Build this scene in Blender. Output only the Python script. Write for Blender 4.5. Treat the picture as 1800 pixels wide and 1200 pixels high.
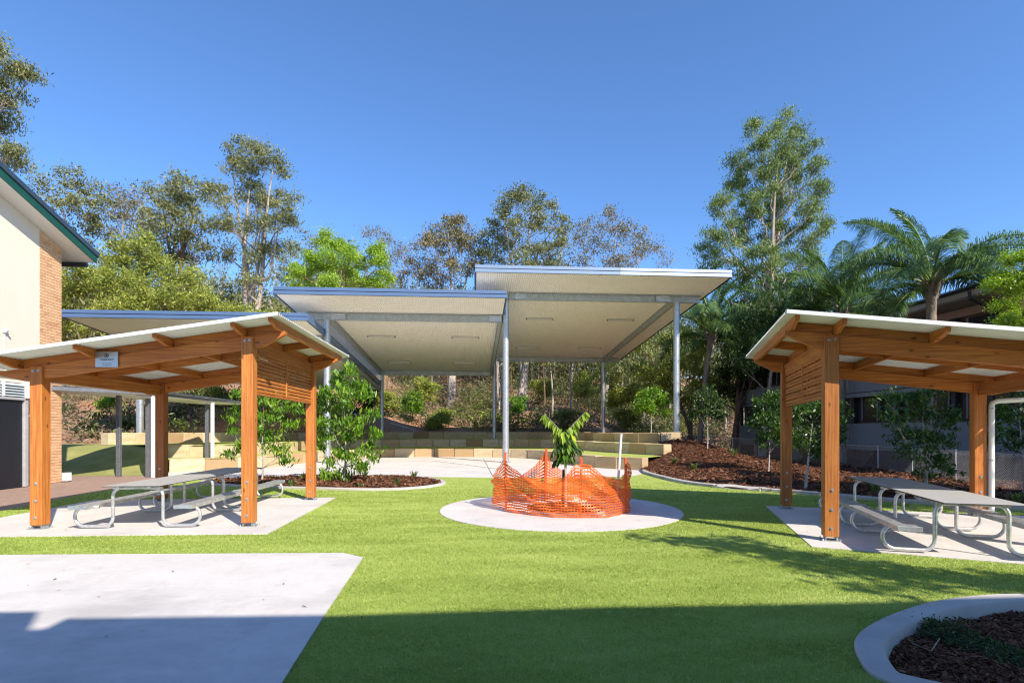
import bpy, bmesh, math, random
import numpy as np
from mathutils import Vector, Matrix
from mathutils.geometry import delaunay_2d_cdt

random.seed(7)
RNG = np.random.default_rng(11)
R = math.radians
scene = bpy.context.scene
for o in list(bpy.data.objects):
    bpy.data.objects.remove(o)
COL = scene.collection

# ------------------------------------------------------------------ camera
EYE = 1.6            # eye height
FPX = 950.0          # focal length in pixels of an 1800 px wide frame
HORIZON = 757.0
cam_data = bpy.data.cameras.new('camera')
cam = bpy.data.objects.new('camera', cam_data)
COL.objects.link(cam)
cam.location = (0, 0, EYE)
cam.rotation_euler = (R(90), 0, 0)
cam_data.sensor_width = 36.0
cam_data.lens = 36.0 * FPX / 1800.0
cam_data.shift_y = (HORIZON - 600.0) / 1800.0
cam_data.clip_start = 0.1
cam_data.clip_end = 2000
scene.camera = cam
scene.render.resolution_x = 1024
scene.render.resolution_y = 682

# ------------------------------------------------------------------ sky and sun
SUN_EL = R(38)
SUN_AZ = (0.62, -0.785)          # horizontal direction towards the sun
world = bpy.data.worlds.new('World')
scene.world = world
world.use_nodes = True
nt = world.node_tree
nt.nodes.clear()
sky = nt.nodes.new('ShaderNodeTexSky')
sky.sky_type = 'NISHITA'
sky.sun_disc = False
sky.sun_elevation = SUN_EL
sky.sun_rotation = math.atan2(SUN_AZ[0], SUN_AZ[1])
sky.altitude = 0
sky.air_density = 1.0
sky.dust_density = 0.2
sky.ozone_density = 10.0
bg = nt.nodes.new('ShaderNodeBackground')
bg.inputs['Strength'].default_value = 0.14
wo = nt.nodes.new('ShaderNodeOutputWorld')
nt.links.new(sky.outputs[0], bg.inputs[0])
nt.links.new(bg.outputs[0], wo.inputs[0])

sun_data = bpy.data.lights.new('sun', 'SUN')
sun_data.energy = 4.55
sun_data.angle = R(0.5)
sun_data.color = (1.0, 0.90, 0.77)
sun = bpy.data.objects.new('sun', sun_data)
COL.objects.link(sun)
ch_ = math.cos(SUN_EL)
sun_dir = Vector((-SUN_AZ[0] * ch_, -SUN_AZ[1] * ch_, -math.sin(SUN_EL)))
sun.rotation_euler = sun_dir.to_track_quat('-Z', 'Y').to_euler()
sun.location = (30, -40, 40)

scene.view_settings.view_transform = 'Standard'
scene.view_settings.look = 'None'
scene.view_settings.gamma = 1.0
scene.view_settings.exposure = 0.80
scene.view_settings.use_curve_mapping = False
scene.render.engine = 'CYCLES'
scene.cycles.use_denoising = True
scene.cycles.filter_width = 1.15
scene.cycles.max_bounces = 6
scene.cycles.transparent_max_bounces = 8

# ------------------------------------------------------------------ helpers
def at(px, py, d):
    """world point at depth d that the photograph shows at (px, py)"""
    return Vector(((px - 900.0) / FPX * d, d, EYE - (py - HORIZON) / FPX * d))

def gp(px, py, z=0.0):
    d = (EYE - z) * FPX / (py - HORIZON)
    return ((px - 900.0) / FPX * d, d)

def tag(o, label=None, cat=None, group=None, kind=None):
    if label: o['label'] = label
    if cat: o['category'] = cat
    if group: o['group'] = group
    if kind: o['kind'] = kind
    return o

def empty(name, loc=(0, 0, 0), rz=0.0, label=None, cat=None, group=None):
    o = bpy.data.objects.new(name, None)
    o.empty_display_size = 0.2
    COL.objects.link(o)
    o.location = loc
    o.rotation_euler = (0, 0, rz)
    return tag(o, label, cat, group)

def link_mesh(name, me, mat=None, parent=None, loc=None):
    o = bpy.data.objects.new(name, me)
    COL.objects.link(o)
    if mat is not None and not me.materials:
        me.materials.append(mat)
    if parent is not None:
        o.parent = parent
    if loc is not None:
        o.location = loc
    return o

def copy_tree(o, parent=None):
    c = o.copy()
    COL.objects.link(c)
    c.parent = parent
    for ch in list(o.children):
        copy_tree(ch, c)
    return c

class MB:
    """collects simple solids into one mesh"""
    def __init__(s):
        s.v = []; s.f = []
    def add(s, vs, fs):
        n = len(s.v)
        s.v.extend([tuple(p) for p in vs])
        s.f.extend([tuple(i + n for i in f) for f in fs])
        return s
    def box(s, c, size, rot=None, ch=0.0):
        hx, hy, hz = size[0] / 2, size[1] / 2, size[2] / 2
        if ch <= 0:
            vs = [Vector((x, y, z)) for x in (-hx, hx) for y in (-hy, hy) for z in (-hz, hz)]
            fs = [(0, 1, 3, 2), (4, 6, 7, 5), (0, 4, 5, 1), (2, 3, 7, 6), (0, 2, 6, 4), (1, 5, 7, 3)]
        else:
            vs = []; idx = {}
            for x in (-1, 1):
                for y in (-1, 1):
                    for z in (-1, 1):
                        for ax in range(3):
                            p = [x * (hx - ch), y * (hy - ch), z * (hz - ch)]
                            p[ax] = (x * hx, y * hy, z * hz)[ax]
                            idx[(x, y, z, ax)] = len(vs)
                            vs.append(Vector(p))
            fs = []
            for ax in range(3):
                o1, o2 = [a for a in range(3) if a != ax]
                for sg in (-1, 1):
                    q = []
                    for a, b in ((-1, -1), (1, -1), (1, 1), (-1, 1)):
                        k = [0, 0, 0]; k[ax] = sg; k[o1] = a; k[o2] = b
                        q.append(idx[(k[0], k[1], k[2], ax)])
                    fs.append(tuple(q))
                for a in (-1, 1):
                    for b in (-1, 1):
                        k0 = [0, 0, 0]; k1 = [0, 0, 0]
                        k0[ax] = -1; k1[ax] = 1
                        k0[o1] = k1[o1] = a; k0[o2] = k1[o2] = b
                        fs.append((idx[(*k0, o1)], idx[(*k1, o1)], idx[(*k1, o2)], idx[(*k0, o2)]))
            for x in (-1, 1):
                for y in (-1, 1):
                    for z in (-1, 1):
                        fs.append((idx[(x, y, z, 0)], idx[(x, y, z, 1)], idx[(x, y, z, 2)]))
        if rot is not None:
            vs = [rot @ v for v in vs]
        c = Vector(c)
        return s.add([v + c for v in vs], fs)
    def bar(s, a, b, w, h, ch=0.0, up=(0, 0, 1)):
        """rectangular bar from a to b: w across, h along up"""
        a = Vector(a); b = Vector(b)
        y = (b - a); L = y.length; y.normalize()
        x = y.cross(Vector(up)).normalized()
        z = x.cross(y)
        rot = Matrix((x, y, z)).transposed()
        return s.box((a + b) / 2, (w, L, h), rot, ch)
    def tube(s, pts, rad, n=8, cap=True):
        pts = [Vector(p) for p in pts]
        if not hasattr(rad, '__len__'):
            rad = [rad] * len(pts)
        vs = []; fs = []
        prev = None
        for i, p in enumerate(pts):
            t = (pts[min(i + 1, len(pts) - 1)] - pts[max(i - 1, 0)]).normalized()
            if prev is None:
                ref = Vector((0, 0, 1)) if abs(t.z) < 0.9 else Vector((1, 0, 0))
                u = t.cross(ref).normalized()
            else:
                u = (prev - t * prev.dot(t)).normalized()
            prev = u
            w = t.cross(u)
            for k in range(n):
                a = 2 * math.pi * k / n
                vs.append(p + (u * math.cos(a) + w * math.sin(a)) * rad[i])
        for i in range(len(pts) - 1):
            for k in range(n):
                k2 = (k + 1) % n
                fs.append((i * n + k, i * n + k2, (i + 1) * n + k2, (i + 1) * n + k))
        if cap:
            fs.append(tuple(range(n - 1, -1, -1)))
            fs.append(tuple((len(pts) - 1) * n + k for k in range(n)))
        return s.add(vs, fs)
    def prism(s, poly, y0, y1, axis='y'):
        """polygon given in the two other axes, extruded along axis"""
        n = len(poly)
        def mk(p, t):
            if axis == 'y': return (p[0], t, p[1])
            if axis == 'x': return (t, p[0], p[1])
            return (p[0], p[1], t)
        vs = [mk(p, y0) for p in poly] + [mk(p, y1) for p in poly]
        fs = [tuple(range(n)), tuple(range(2 * n - 1, n - 1, -1))]
        for i in range(n):
            j = (i + 1) % n
            fs.append((i, j, n + j, n + i))
        return s.add(vs, fs)
    def mesh(s, name, smooth=False):
        me = bpy.data.meshes.new(name)
        me.from_pydata(s.v, [], s.f)
        bm = bmesh.new(); bm.from_mesh(me)
        bmesh.ops.recalc_face_normals(bm, faces=bm.faces)
        bm.to_mesh(me); bm.free()
        if smooth:
            me.polygons.foreach_set('use_smooth', [True] * len(me.polygons))
        me.update()
        return me
    def build(s, name, mat, parent=None, smooth=False, loc=None):
        return link_mesh(name, s.mesh(name, smooth), mat, parent, loc)

def smooth_by_angle(o, ang=40):
    me = o.data
    me.polygons.foreach_set('use_smooth', [True] * len(me.polygons))
    me.set_sharp_from_angle(angle=R(ang))
    return o

def np_mesh(name, verts, faces_n, loops, tint=None, smooth=False):
    """fast mesh from numpy: verts (N,3), faces_n = corners for each face, loops = flat index array"""
    me = bpy.data.meshes.new(name)
    nf = len(faces_n)
    me.vertices.add(len(verts)); me.loops.add(len(loops)); me.polygons.add(nf)
    me.vertices.foreach_set('co', np.ascontiguousarray(verts, dtype=np.float32).ravel())
    me.loops.foreach_set('vertex_index', np.ascontiguousarray(loops, dtype=np.int32))
    start = np.concatenate(([0], np.cumsum(faces_n)[:-1])).astype(np.int32)
    me.polygons.foreach_set('loop_start', start)
    if smooth:
        me.polygons.foreach_set('use_smooth', np.ones(nf, dtype=bool))
    if tint is not None:
        at_ = me.attributes.new('tint', 'FLOAT', 'FACE')
        at_.data.foreach_set('value', np.ascontiguousarray(tint, dtype=np.float32))
    me.update(calc_edges=True)
    me.validate()
    return me

def in_poly(x, y, poly):
    x = np.asarray(x); y = np.asarray(y)
    r = np.zeros(x.shape, dtype=bool)
    n = len(poly)
    for i in range(n):
        x1, y1 = poly[i]; x2, y2 = poly[(i + 1) % n]
        if y1 == y2: continue
        c = ((y1 > y) != (y2 > y)) & (x < (x2 - x1) * (y - y1) / (y2 - y1) + x1)
        r ^= c
    return r

def catmull(pts, per=8, closed=False):
    pts = [np.array(p, dtype=float) for p in pts]
    n = len(pts); out = []
    segs = n if closed else n - 1
    for i in range(segs):
        if closed:
            p0, p1, p2, p3 = pts[(i - 1) % n], pts[i], pts[(i + 1) % n], pts[(i + 2) % n]
        else:
            p0, p1, p2, p3 = pts[max(i - 1, 0)], pts[i], pts[i + 1], pts[min(i + 2, n - 1)]
        for k in range(per):
            t = k / per
            out.append(0.5 * ((2 * p1) + (-p0 + p2) * t + (2 * p0 - 5 * p1 + 4 * p2 - p3) * t * t + (-p0 + 3 * p1 - 3 * p2 + p3) * t ** 3))
    if not closed:
        out.append(pts[-1])
    return [tuple(p) for p in out]

def poly_sheet(name, outer, holes=(), spacing=None, zfn=None, z=0.0, mat=None, parent=None, smooth=True):
    vs = []; es = []
    def ring(p):
        b = len(vs)
        vs.extend([Vector((q[0], q[1])) for q in p])
        es.extend([(b + i, b + (i + 1) % len(p)) for i in range(len(p))])
    ring(outer)
    for h in holes: ring(h)
    if spacing:
        xs = [p[0] for p in outer]; ys = [p[1] for p in outer]
        gx, gy = np.meshgrid(np.arange(min(xs), max(xs), spacing), np.arange(min(ys), max(ys), spacing))
        gx = gx.ravel() + RNG.uniform(-.2, .2, gx.size) * spacing; gy = gy.ravel() + RNG.uniform(-.2, .2, gy.size) * spacing
        ok = in_poly(gx, gy, outer)
        for h in holes: ok &= ~in_poly(gx, gy, h)
        vs.extend([Vector((a, b)) for a, b in zip(gx[ok], gy[ok])])
    V, E, F, *_ = delaunay_2d_cdt(vs, es, [], 0, 1e-5)
    V = np.array([(p.x, p.y) for p in V])
    F = np.array([f for f in F if len(f) == 3])
    c = V[F].mean(axis=1)
    ok = in_poly(c[:, 0], c[:, 1], outer)
    for h in holes: ok &= ~in_poly(c[:, 0], c[:, 1], h)
    F = F[ok]
    a, b, c3 = V[F[:, 0]], V[F[:, 1]], V[F[:, 2]]
    ar = (b[:, 0] - a[:, 0]) * (c3[:, 1] - a[:, 1]) - (b[:, 1] - a[:, 1]) * (c3[:, 0] - a[:, 0])
    F[ar < 0] = F[ar < 0][:, ::-1]
    zz = np.full(len(V), z) if zfn is None else zfn(V[:, 0], V[:, 1])
    me = np_mesh(name, np.column_stack([V, zz]), np.full(len(F), 3), F.ravel(), smooth=smooth and zfn is not None)
    return link_mesh(name, me, mat, parent)

def sweep(path, profile, closed=False, name='kerb', mat=None, parent=None, zfn=None):
    """profile points (offset to the left of the path, z) swept along a ground path"""
    n = len(path); m = len(profile)
    vs = []; fs = []
    P = [np.array(p[:2], dtype=float) for p in path]
    for i in range(n):
        if closed: t = P[(i + 1) % n] - P[(i - 1) % n]
        else: t = P[min(i + 1, n - 1)] - P[max(i - 1, 0)]
        t /= np.linalg.norm(t)
        nl = np.array((-t[1], t[0]))
        b = zfn(P[i][0], P[i][1]) if zfn else 0.0
        for o, z in profile:
            q = P[i] + nl * o
            vs.append((q[0], q[1], z + b))
    for i in range(n if closed else n - 1):
        j = (i + 1) % n
        for k in range(m):
            k2 = (k + 1) % m
            fs.append((i * m + k, j * m + k, j * m + k2, i * m + k2))
    if not closed:
        fs.append(tuple(range(m))); fs.append(tuple((n - 1) * m + k for k in range(m - 1, -1, -1)))
    mb = MB(); mb.add(vs, fs)
    o = mb.build(name, mat, parent)
    return smooth_by_angle(o, 35)

# ------------------------------------------------------------------ materials
def new_mat(name):
    m = bpy.data.materials.new(name)
    m.use_nodes = True
    nt = m.node_tree
    b = nt.nodes['Principled BSDF']
    return m, nt, b

def coord(nt, kind='Object'):
    t = nt.nodes.new('ShaderNodeTexCoord')
    return t.outputs[kind]

def world_pos(nt):
    return nt.nodes.new('ShaderNodeNewGeometry').outputs['Position']

def noise(nt, vec, scale, detail=4, rough=0.55, stretch=None):
    if stretch is not None:
        mp = nt.nodes.new('ShaderNodeMapping')
        mp.inputs['Scale'].default_value = stretch
        nt.links.new(vec, mp.inputs['Vector'])
        vec = mp.outputs[0]
    n = nt.nodes.new('ShaderNodeTexNoise')
    n.inputs['Scale'].default_value = scale
    n.inputs['Detail'].default_value = detail
    n.inputs['Roughness'].default_value = rough
    nt.links.new(vec, n.inputs['Vector'])
    return n.outputs['Fac']

def ramp(nt, fac, stops):
    r = nt.nodes.new('ShaderNodeValToRGB')
    while len(r.color_ramp.elements) < len(stops):
        r.color_ramp.elements.new(0.5)
    for e, (p, c) in zip(r.color_ramp.elements, stops):
        e.position = p
        e.color = (c[0], c[1], c[2], 1) if hasattr(c, '__len__') else (c, c, c, 1)
    nt.links.new(fac, r.inputs[0])
    return r.outputs[0]

def mix(nt, fac, a, b, mode='MIX'):
    m = nt.nodes.new('ShaderNodeMix')
    m.data_type = 'RGBA'; m.blend_type = mode
    if isinstance(fac, (int, float)): m.inputs[0].default_value = fac
    else: nt.links.new(fac, m.inputs[0])
    for i, c in ((6, a), (7, b)):
        if isinstance(c, tuple): m.inputs[i].default_value = (*c[:3], 1)
        else: nt.links.new(c, m.inputs[i])
    return m.outputs[2]

def bump(nt, b, h, strength=0.3, dist=0.01):
    n = nt.nodes.new('ShaderNodeBump')
    n.inputs['Strength'].default_value = strength
    n.inputs['Distance'].default_value = dist
    nt.links.new(h, n.inputs['Height'])
    nt.links.new(n.outputs[0], b.inputs['Normal'])

def attr(nt, name):
    a = nt.nodes.new('ShaderNodeAttribute')
    a.attribute_name = name
    return a.outputs['Fac']

def obj_random(nt):
    return nt.nodes.new('ShaderNodeObjectInfo').outputs['Random']

def plain(name, c, rough=0.6, metal=0.0, var=0.12, scale=6, spec=0.5, bumpy=0.0, bscale=60, space='Object', stretch=None):
    m, nt, b = new_mat(name)
    v = coord(nt) if space == 'Object' else world_pos(nt)
    n = noise(nt, v, scale, 5, 0.6, stretch)
    lo = tuple(max(0, x * (1 - var)) for x in c); hi = tuple(min(1, x * (1 + var)) for x in c)
    nt.links.new(ramp(nt, n, [(0.3, lo), (0.7, hi)]), b.inputs['Base Color'])
    b.inputs['Roughness'].default_value = rough
    b.inputs['Metallic'].default_value = metal
    b.inputs['Specular IOR Level'].default_value = spec
    if bumpy > 0:
        bump(nt, b, noise(nt, v, bscale, 4), bumpy, 0.004)
    return m

def timber(name, axis, tone=1.0):
    """stained pine with grain along one axis of the part, and knots"""
    m, nt, b = new_mat(name)
    v = coord(nt)
    ri = obj_random(nt)
    off = nt.nodes.new('ShaderNodeVectorMath'); off.operation = 'SCALE'
    cmb = nt.nodes.new('ShaderNodeCombineXYZ')
    for i in range(3): nt.links.new(ri, cmb.inputs[i])
    nt.links.new(cmb.outputs[0], off.inputs[0]); off.inputs['Scale'].default_value = 37.0
    ad = nt.nodes.new('ShaderNodeVectorMath'); ad.operation = 'ADD'
    nt.links.new(v, ad.inputs[0]); nt.links.new(off.outputs[0], ad.inputs[1])
    v = ad.outputs[0]
    st = [26, 26, 26]; st['xyz'.index(axis)] = 0.8
    g = noise(nt, v, 1.6, 7, 0.7, tuple(st))
    base = ramp(nt, g, [(0.30, (0.25 * tone, 0.072 * tone, 0.013 * tone)), (0.5, (0.50 * tone, 0.178 * tone, 0.034 * tone)), (0.7, (0.68 * tone, 0.30 * tone, 0.07 * tone))])
    big = noise(nt, v, 1.3, 3, 0.5)
    base = mix(nt, ramp(nt, big, [(0.35, 0.0), (0.7, 0.5)]), base, (0.36 * tone, 0.10 * tone, 0.02 * tone))
    mp = nt.nodes.new('ShaderNodeMapping')
    s2 = [5.5, 5.5, 5.5]; s2['xyz'.index(axis)] = 2.6
    mp.inputs['Scale'].default_value = s2
    nt.links.new(v, mp.inputs['Vector'])
    vo = nt.nodes.new('ShaderNodeTexVoronoi')
    vo.inputs['Scale'].default_value = 1.0
    nt.links.new(mp.outputs[0], vo.inputs['Vector'])
    k = ramp(nt, vo.outputs['Distance'], [(0.04, 0.9), (0.13, 0.0)])
    base = mix(nt, k, base, (0.10, 0.028, 0.008))
    base = mix(nt, 1.0, base, ramp(nt, ri, [(0.0, (0.78, 0.74, 0.70)), (0.5, (1, 1, 1)), (1.0, (1.0, 0.93, 0.80))]), 'MULTIPLY')
    nt.links.new(base, b.inputs['Base Color'])
    b.inputs['Roughness'].default_value = 0.55
    bump(nt, b, g, 0.25, 0.003)
    return m

def leaf_mat(name, stops, transl=0.35, rough=0.5, spec=0.35):
    m, nt, b = new_mat(name)
    c = ramp(nt, attr(nt, 'tint'), stops)
    nt.links.new(c, b.inputs['Base Color'])
    b.inputs['Roughness'].default_value = rough
    b.inputs['Specular IOR Level'].default_value = spec
    tr = nt.nodes.new('ShaderNodeBsdfTranslucent')
    hs = nt.nodes.new('ShaderNodeHueSaturation')
    hs.inputs['Value'].default_value = 1.25; hs.inputs['Saturation'].default_value = 1.1
    nt.links.new(c, hs.inputs['Color'])
    nt.links.new(hs.outputs[0], tr.inputs['Color'])
    mx = nt.nodes.new('ShaderNodeMixShader'); mx.inputs[0].default_value = transl
    nt.links.new(b.outputs[0], mx.inputs[1]); nt.links.new(tr.outputs[0], mx.inputs[2])
    nt.links.new(mx.outputs[0], nt.nodes['Material Output'].inputs['Surface'])
    return m

def concrete(name, c, var=0.1, stain=0.25):
    m, nt, b = new_mat(name)
    v = world_pos(nt)
    n1 = noise(nt, v, 1.1, 6, 0.6)
    n2 = noise(nt, v, 14, 5, 0.6)
    a = ramp(nt, n1, [(0.35, tuple(x * (1 - var) for x in c)), (0.65, tuple(min(1, x * (1 + var * 0.6)) for x in c))])
    a = mix(nt, 0.25, a, ramp(nt, n2, [(0.3, tuple(x * 0.8 for x in c)), (0.7, tuple(min(1, x * 1.08) for x in c))]))
    n3 = noise(nt, v, 0.45, 5, 0.6, (1, 1.7, 1))
    a = mix(nt, ramp(nt, n3, [(0.50, 0.0), (0.66, stain)]), a, tuple(x * 0.46 for x in c))
    n5 = noise(nt, v, 2.6, 6, 0.7, (1, 0.55, 1))
    a = mix(nt, ramp(nt, n5, [(0.56, 0.0), (0.74, 0.35)]), a, tuple(x * 0.52 for x in c))
    n4 = noise(nt, v, 90, 2, 0.5)
    a = mix(nt, ramp(nt, n4, [(0.68, 0.0), (0.78, 0.35)]), a, tuple(x * 0.5 for x in c))
    nt.links.new(a, b.inputs['Base Color'])
    b.inputs['Roughness'].default_value = 0.85
    b.inputs['Specular IOR Level'].default_value = 0.3
    bump(nt, b, n2, 0.12, 0.004)
    return m

def galv(name, c=(0.52, 0.55, 0.57), rough=0.42, metal=0.75):
    m, nt, b = new_mat(name)
    v = coord(nt)
    vo = nt.nodes.new('ShaderNodeTexVoronoi'); vo.inputs['Scale'].default_value = 22
    nt.links.new(v, vo.inputs['Vector'])
    n = noise(nt, v, 3.5, 5, 0.6)
    a = ramp(nt, vo.outputs['Color'], [(0.2, tuple(x * 0.8 for x in c)), (0.8, tuple(min(1, x * 1.12) for x in c))])
    a = mix(nt, ramp(nt, n, [(0.4, 0.0), (0.7, 0.45)]), a, tuple(x * 0.72 for x in c))
    nt.links.new(a, b.inputs['Base Color'])
    b.inputs['Metallic'].default_value = metal
    nt.links.new(ramp(nt, n, [(0.3, rough - 0.1), (0.7, rough + 0.12)]), b.inputs['Roughness'])
    return m

M = {}
M['timber_x'] = timber('timber_grain_x', 'x')
M['timber_y'] = timber('timber_grain_y', 'y')
M['timber_z'] = timber('timber_grain_z', 'z')
M['galv'] = galv('galvanised_steel')
M['galv_matt'] = galv('galvanised_beam', (0.50, 0.54, 0.55), 0.55, 0.45)
M['alu'] = galv('aluminium', (0.66, 0.66, 0.65), 0.38, 0.7)
M['roof_white'] = plain('roof_sheet_white', (0.74, 0.75, 0.74), 0.4, 0.1, 0.05)
M['soffit'] = plain('soffit_cream', (0.94, 0.91, 0.845), 0.5, 0.0, 0.03, 2)
M['blue'] = plain('fascia_blue', (0.085, 0.145, 0.265), 0.4, 0.0, 0.06, 1.5)
M['zinc_sky_tint'] = plain('fascia_zinc_sky_tint', (0.22, 0.29, 0.39), 0.35, 0.3, 0.05, 1.5)  # bare zinc with the sky's reflection put into the colour
M['silver'] = plain('fascia_zinc_sun_glint', (0.44, 0.48, 0.54), 0.3, 0.6, 0.05, 1.5)  # bare zinc lightened for the sun glint on the fascia
M['dark_metal'] = plain('dark_metal', (0.03, 0.035, 0.045), 0.4, 0.2)
M['white_pvc'] = plain('white_paint', (0.78, 0.78, 0.76), 0.4, 0.0, 0.05)
M['concrete'] = concrete('concrete_light', (0.60, 0.57, 0.535))
M['concrete_front'] = concrete('concrete_front', (0.59, 0.565, 0.535), 0.10, 0.45)
M['kerb'] = concrete('concrete_kerb', (0.47, 0.45, 0.42), 0.12)
M['tabletop'] = plain('tabletop_grey', (0.42, 0.42, 0.41), 0.45, 0.0, 0.05, 4)
M['edge_dark'] = plain('tabletop_edge', (0.05, 0.05, 0.05), 0.5)
M['black'] = plain('black_plastic', (0.015, 0.015, 0.017), 0.5)
M['light_grey'] = plain('light_housing', (0.62, 0.62, 0.60), 0.5)
M['diffuser'] = plain('light_diffuser', (0.75, 0.74, 0.70), 0.35)

# ================================================================== THE SETTING
# outlines on the ground ------------------------------------------------
pad_centre = (0.965, 11.05)
pad = [(pad_centre[0] + 2.42 * math.cos(a), pad_centre[1] + 2.5 * math.sin(a)) for a in np.linspace(0, 2 * math.pi, 72, endpoint=False)]

front_slab = [(-14, -1.0), (-1.25, -1.0), gp(497, 1200), gp(570, 1083), gp(638, 981), gp(603, 973), gp(0, 976.5), (-14, 6.9)]
E1 = np.array((math.cos(R(4)), math.sin(R(4)))); E2 = np.array((-math.sin(R(4)), math.cos(R(4))))

left_slab = [(-3.78, 8.36), (-4.2, 12.9), (-9.6, 12.4), (-9.2, 8.05)]
right_slab = [(4.12, 7.42), (5.37, 11.45), (11.5, 9.5), (10.1, 5.0), (6.12, 6.46)]

bed_left = catmull([(-2.0, 16.0), (-2.35, 17.4), (-3.5, 18.7), (-5.2, 19.1), (-7.2, 18.9), (-9.0, 18.2), (-9.7, 17.0), (-8.9, 15.9), (-7.0, 15.15), (-5.3, 14.72), (-3.7, 14.42), (-2.6, 14.85)], 6, True)
kerb_right_pts = [(5.25, 21.9), (4.95, 20.3), (5.0, 18.0), (5.25, 16.2), (5.8, 15.2), (6.6, 14.3), (7.5, 13.4), (8.3, 12.3), (9.3, 11.4), (10.4, 10.6), (12.0, 9.4), (15.5, 8.6)]
kerb_right = catmull(kerb_right_pts, 6)
bed_right = kerb_right + [(15.5, 40), (9.5, 40), (8.3, 29), (8.2, 27.7), (7.6, 27.6), (6.9, 26.0), (6.85, 24.7), (6.1, 24.4), (5.5, 23.0)]
# front garden bed, its kerb's inner and outer edges
fb = [gp(1850, 1041, .04), gp(1740, 1043, .04), gp(1650, 1053, .04), gp(1580, 1072, .04), gp(1528, 1096, .04), gp(1503, 1120, .04), gp(1508, 1148, .04), gp(1540, 1183, .04), (2.55, 3.25), (3.2, 2.85), (4.2, 2.65), (5.6, 2.9), (6.3, 4.0), (6.0, 5.3)]
bed_front = catmull(fb, 6, True)

turf_out = [(-11.2, -4), (16, -4), (16, 22), (5.0, 20.6), (4.75, 19.9), (4.35, 19.3), (3.3, 18.75), (1.5, 18.45), (-0.6, 18.5), (-3.4, 18.9), (-6, 18.95), (-10.6, 18.6), (-10.9, 14.0), (-10.15, 10.6), (-9.9, 8.0), (-9.9, 7.2)]
amphi = [(4.95, 20.6), (4.75, 19.9), (4.35, 19.3), (3.3, 18.75), (1.5, 18.45), (-0.6, 18.5), (-3.4, 18.9), (-6, 18.95), (-10.6, 18.6), (-14, 18.9), (-14, 36), (6, 36), (6, 22)]

turf_hole = kerb_right + [(15.9, 8.7), (15.9, 21.9)]
# turf, with real openings for slabs and beds
m, nt, b = new_mat('turf_backing')
v = world_pos(nt)
n1 = noise(nt, v, 2.2, 5, 0.65, (0.6, 1.5, 1))
n2 = noise(nt, v, 70, 3, 0.7)
c = ramp(nt, n1, [(0.3, (0.27, 0.34, 0.07)), (0.7, (0.42, 0.48, 0.12))])
c = mix(nt, 0.5, c, ramp(nt, n2, [(0.3, (0.22, 0.29, 0.05)), (0.7, (0.48, 0.54, 0.16))]))
nt.links.new(c, b.inputs['Base Color']); b.inputs['Roughness'].default_value = 0.9
b.inputs['Specular IOR Level'].default_value = 0.15
bump(nt, b, n2, 0.6, 0.02)
M['turf'] = m

turf = poly_sheet('artificial_turf', turf_out, [pad, bed_front, left_slab, right_slab, bed_left, front_slab, turf_hole], z=0.0, mat=M['turf'])
tag(turf, kind='structure')

def slab(name, poly, top, mat, thick=0.14):
    mb = MB(); mb.prism(poly, top - thick, top, axis='z')
    o = mb.build(name, mat)
    return tag(o, kind='structure')

slab('circular_concrete_pad', pad, 0.012, M['concrete'])
slab('concrete_paving', front_slab, 0.016, M['concrete_front'])
slab('concrete_slab', left_slab, 0.014, M['concrete'])
slab('concrete_slab', right_slab, 0.014, M['concrete'])
# the floor below the terraces
slab('concrete_forecourt', amphi, -0.004, M['concrete'])
# joints in the forecourt; the wider first bar stands for a slim dark rod
jm = plain('forecourt_line_dark', (0.07, 0.065, 0.06), 0.9)
for i, (a, b2) in enumerate([(gp(760, 809), gp(884, 825)), (gp(850, 806), gp(866, 836)), (gp(640, 812), gp(760, 809))]):
    mb = MB(); mb.bar((a[0], a[1], 0.0), (b2[0], b2[1], 0.0), 0.022 if i else 0.05, 0.003)
    tag(mb.build('forecourt_line', jm), kind='structure')

# brown paved walk on the left
m, nt, b = new_mat('brick_pavers')
v = world_pos(nt)
br = nt.nodes.new('ShaderNodeTexBrick')
br.inputs['Scale'].default_value = 4.3
br.inputs['Color1'].default_value = (0.27, 0.165, 0.12, 1); br.inputs['Color2'].default_value = (0.36, 0.24, 0.18, 1); br.inputs['Mortar'].default_value = (0.2, 0.16, 0.13, 1)
br.inputs['Mortar Size'].default_value = 0.012
nt.links.new(v, br.inputs['Vector'])
nt.links.new(mix(nt, ramp(nt, noise(nt, v, 0.9, 5), [(0.4, 0.0), (0.7, 0.5)]), br.outputs['Color'], (0.30, 0.22, 0.17)), b.inputs['Base Color'])
b.inputs['Roughness'].default_value = 0.85
M['pavers'] = m
walk = [(-9.9, -1.0), (-9.9, 7.2), (-9.9, 8.0), (-10.15, 10.6), (-10.9, 14.0), (-10.6, 18.6), (-13.2, 19.3), (-18.5, 19.3), (-18.5, -1.0)]
slab('paved_walk', walk, -0.002, M['pavers'])

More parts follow.
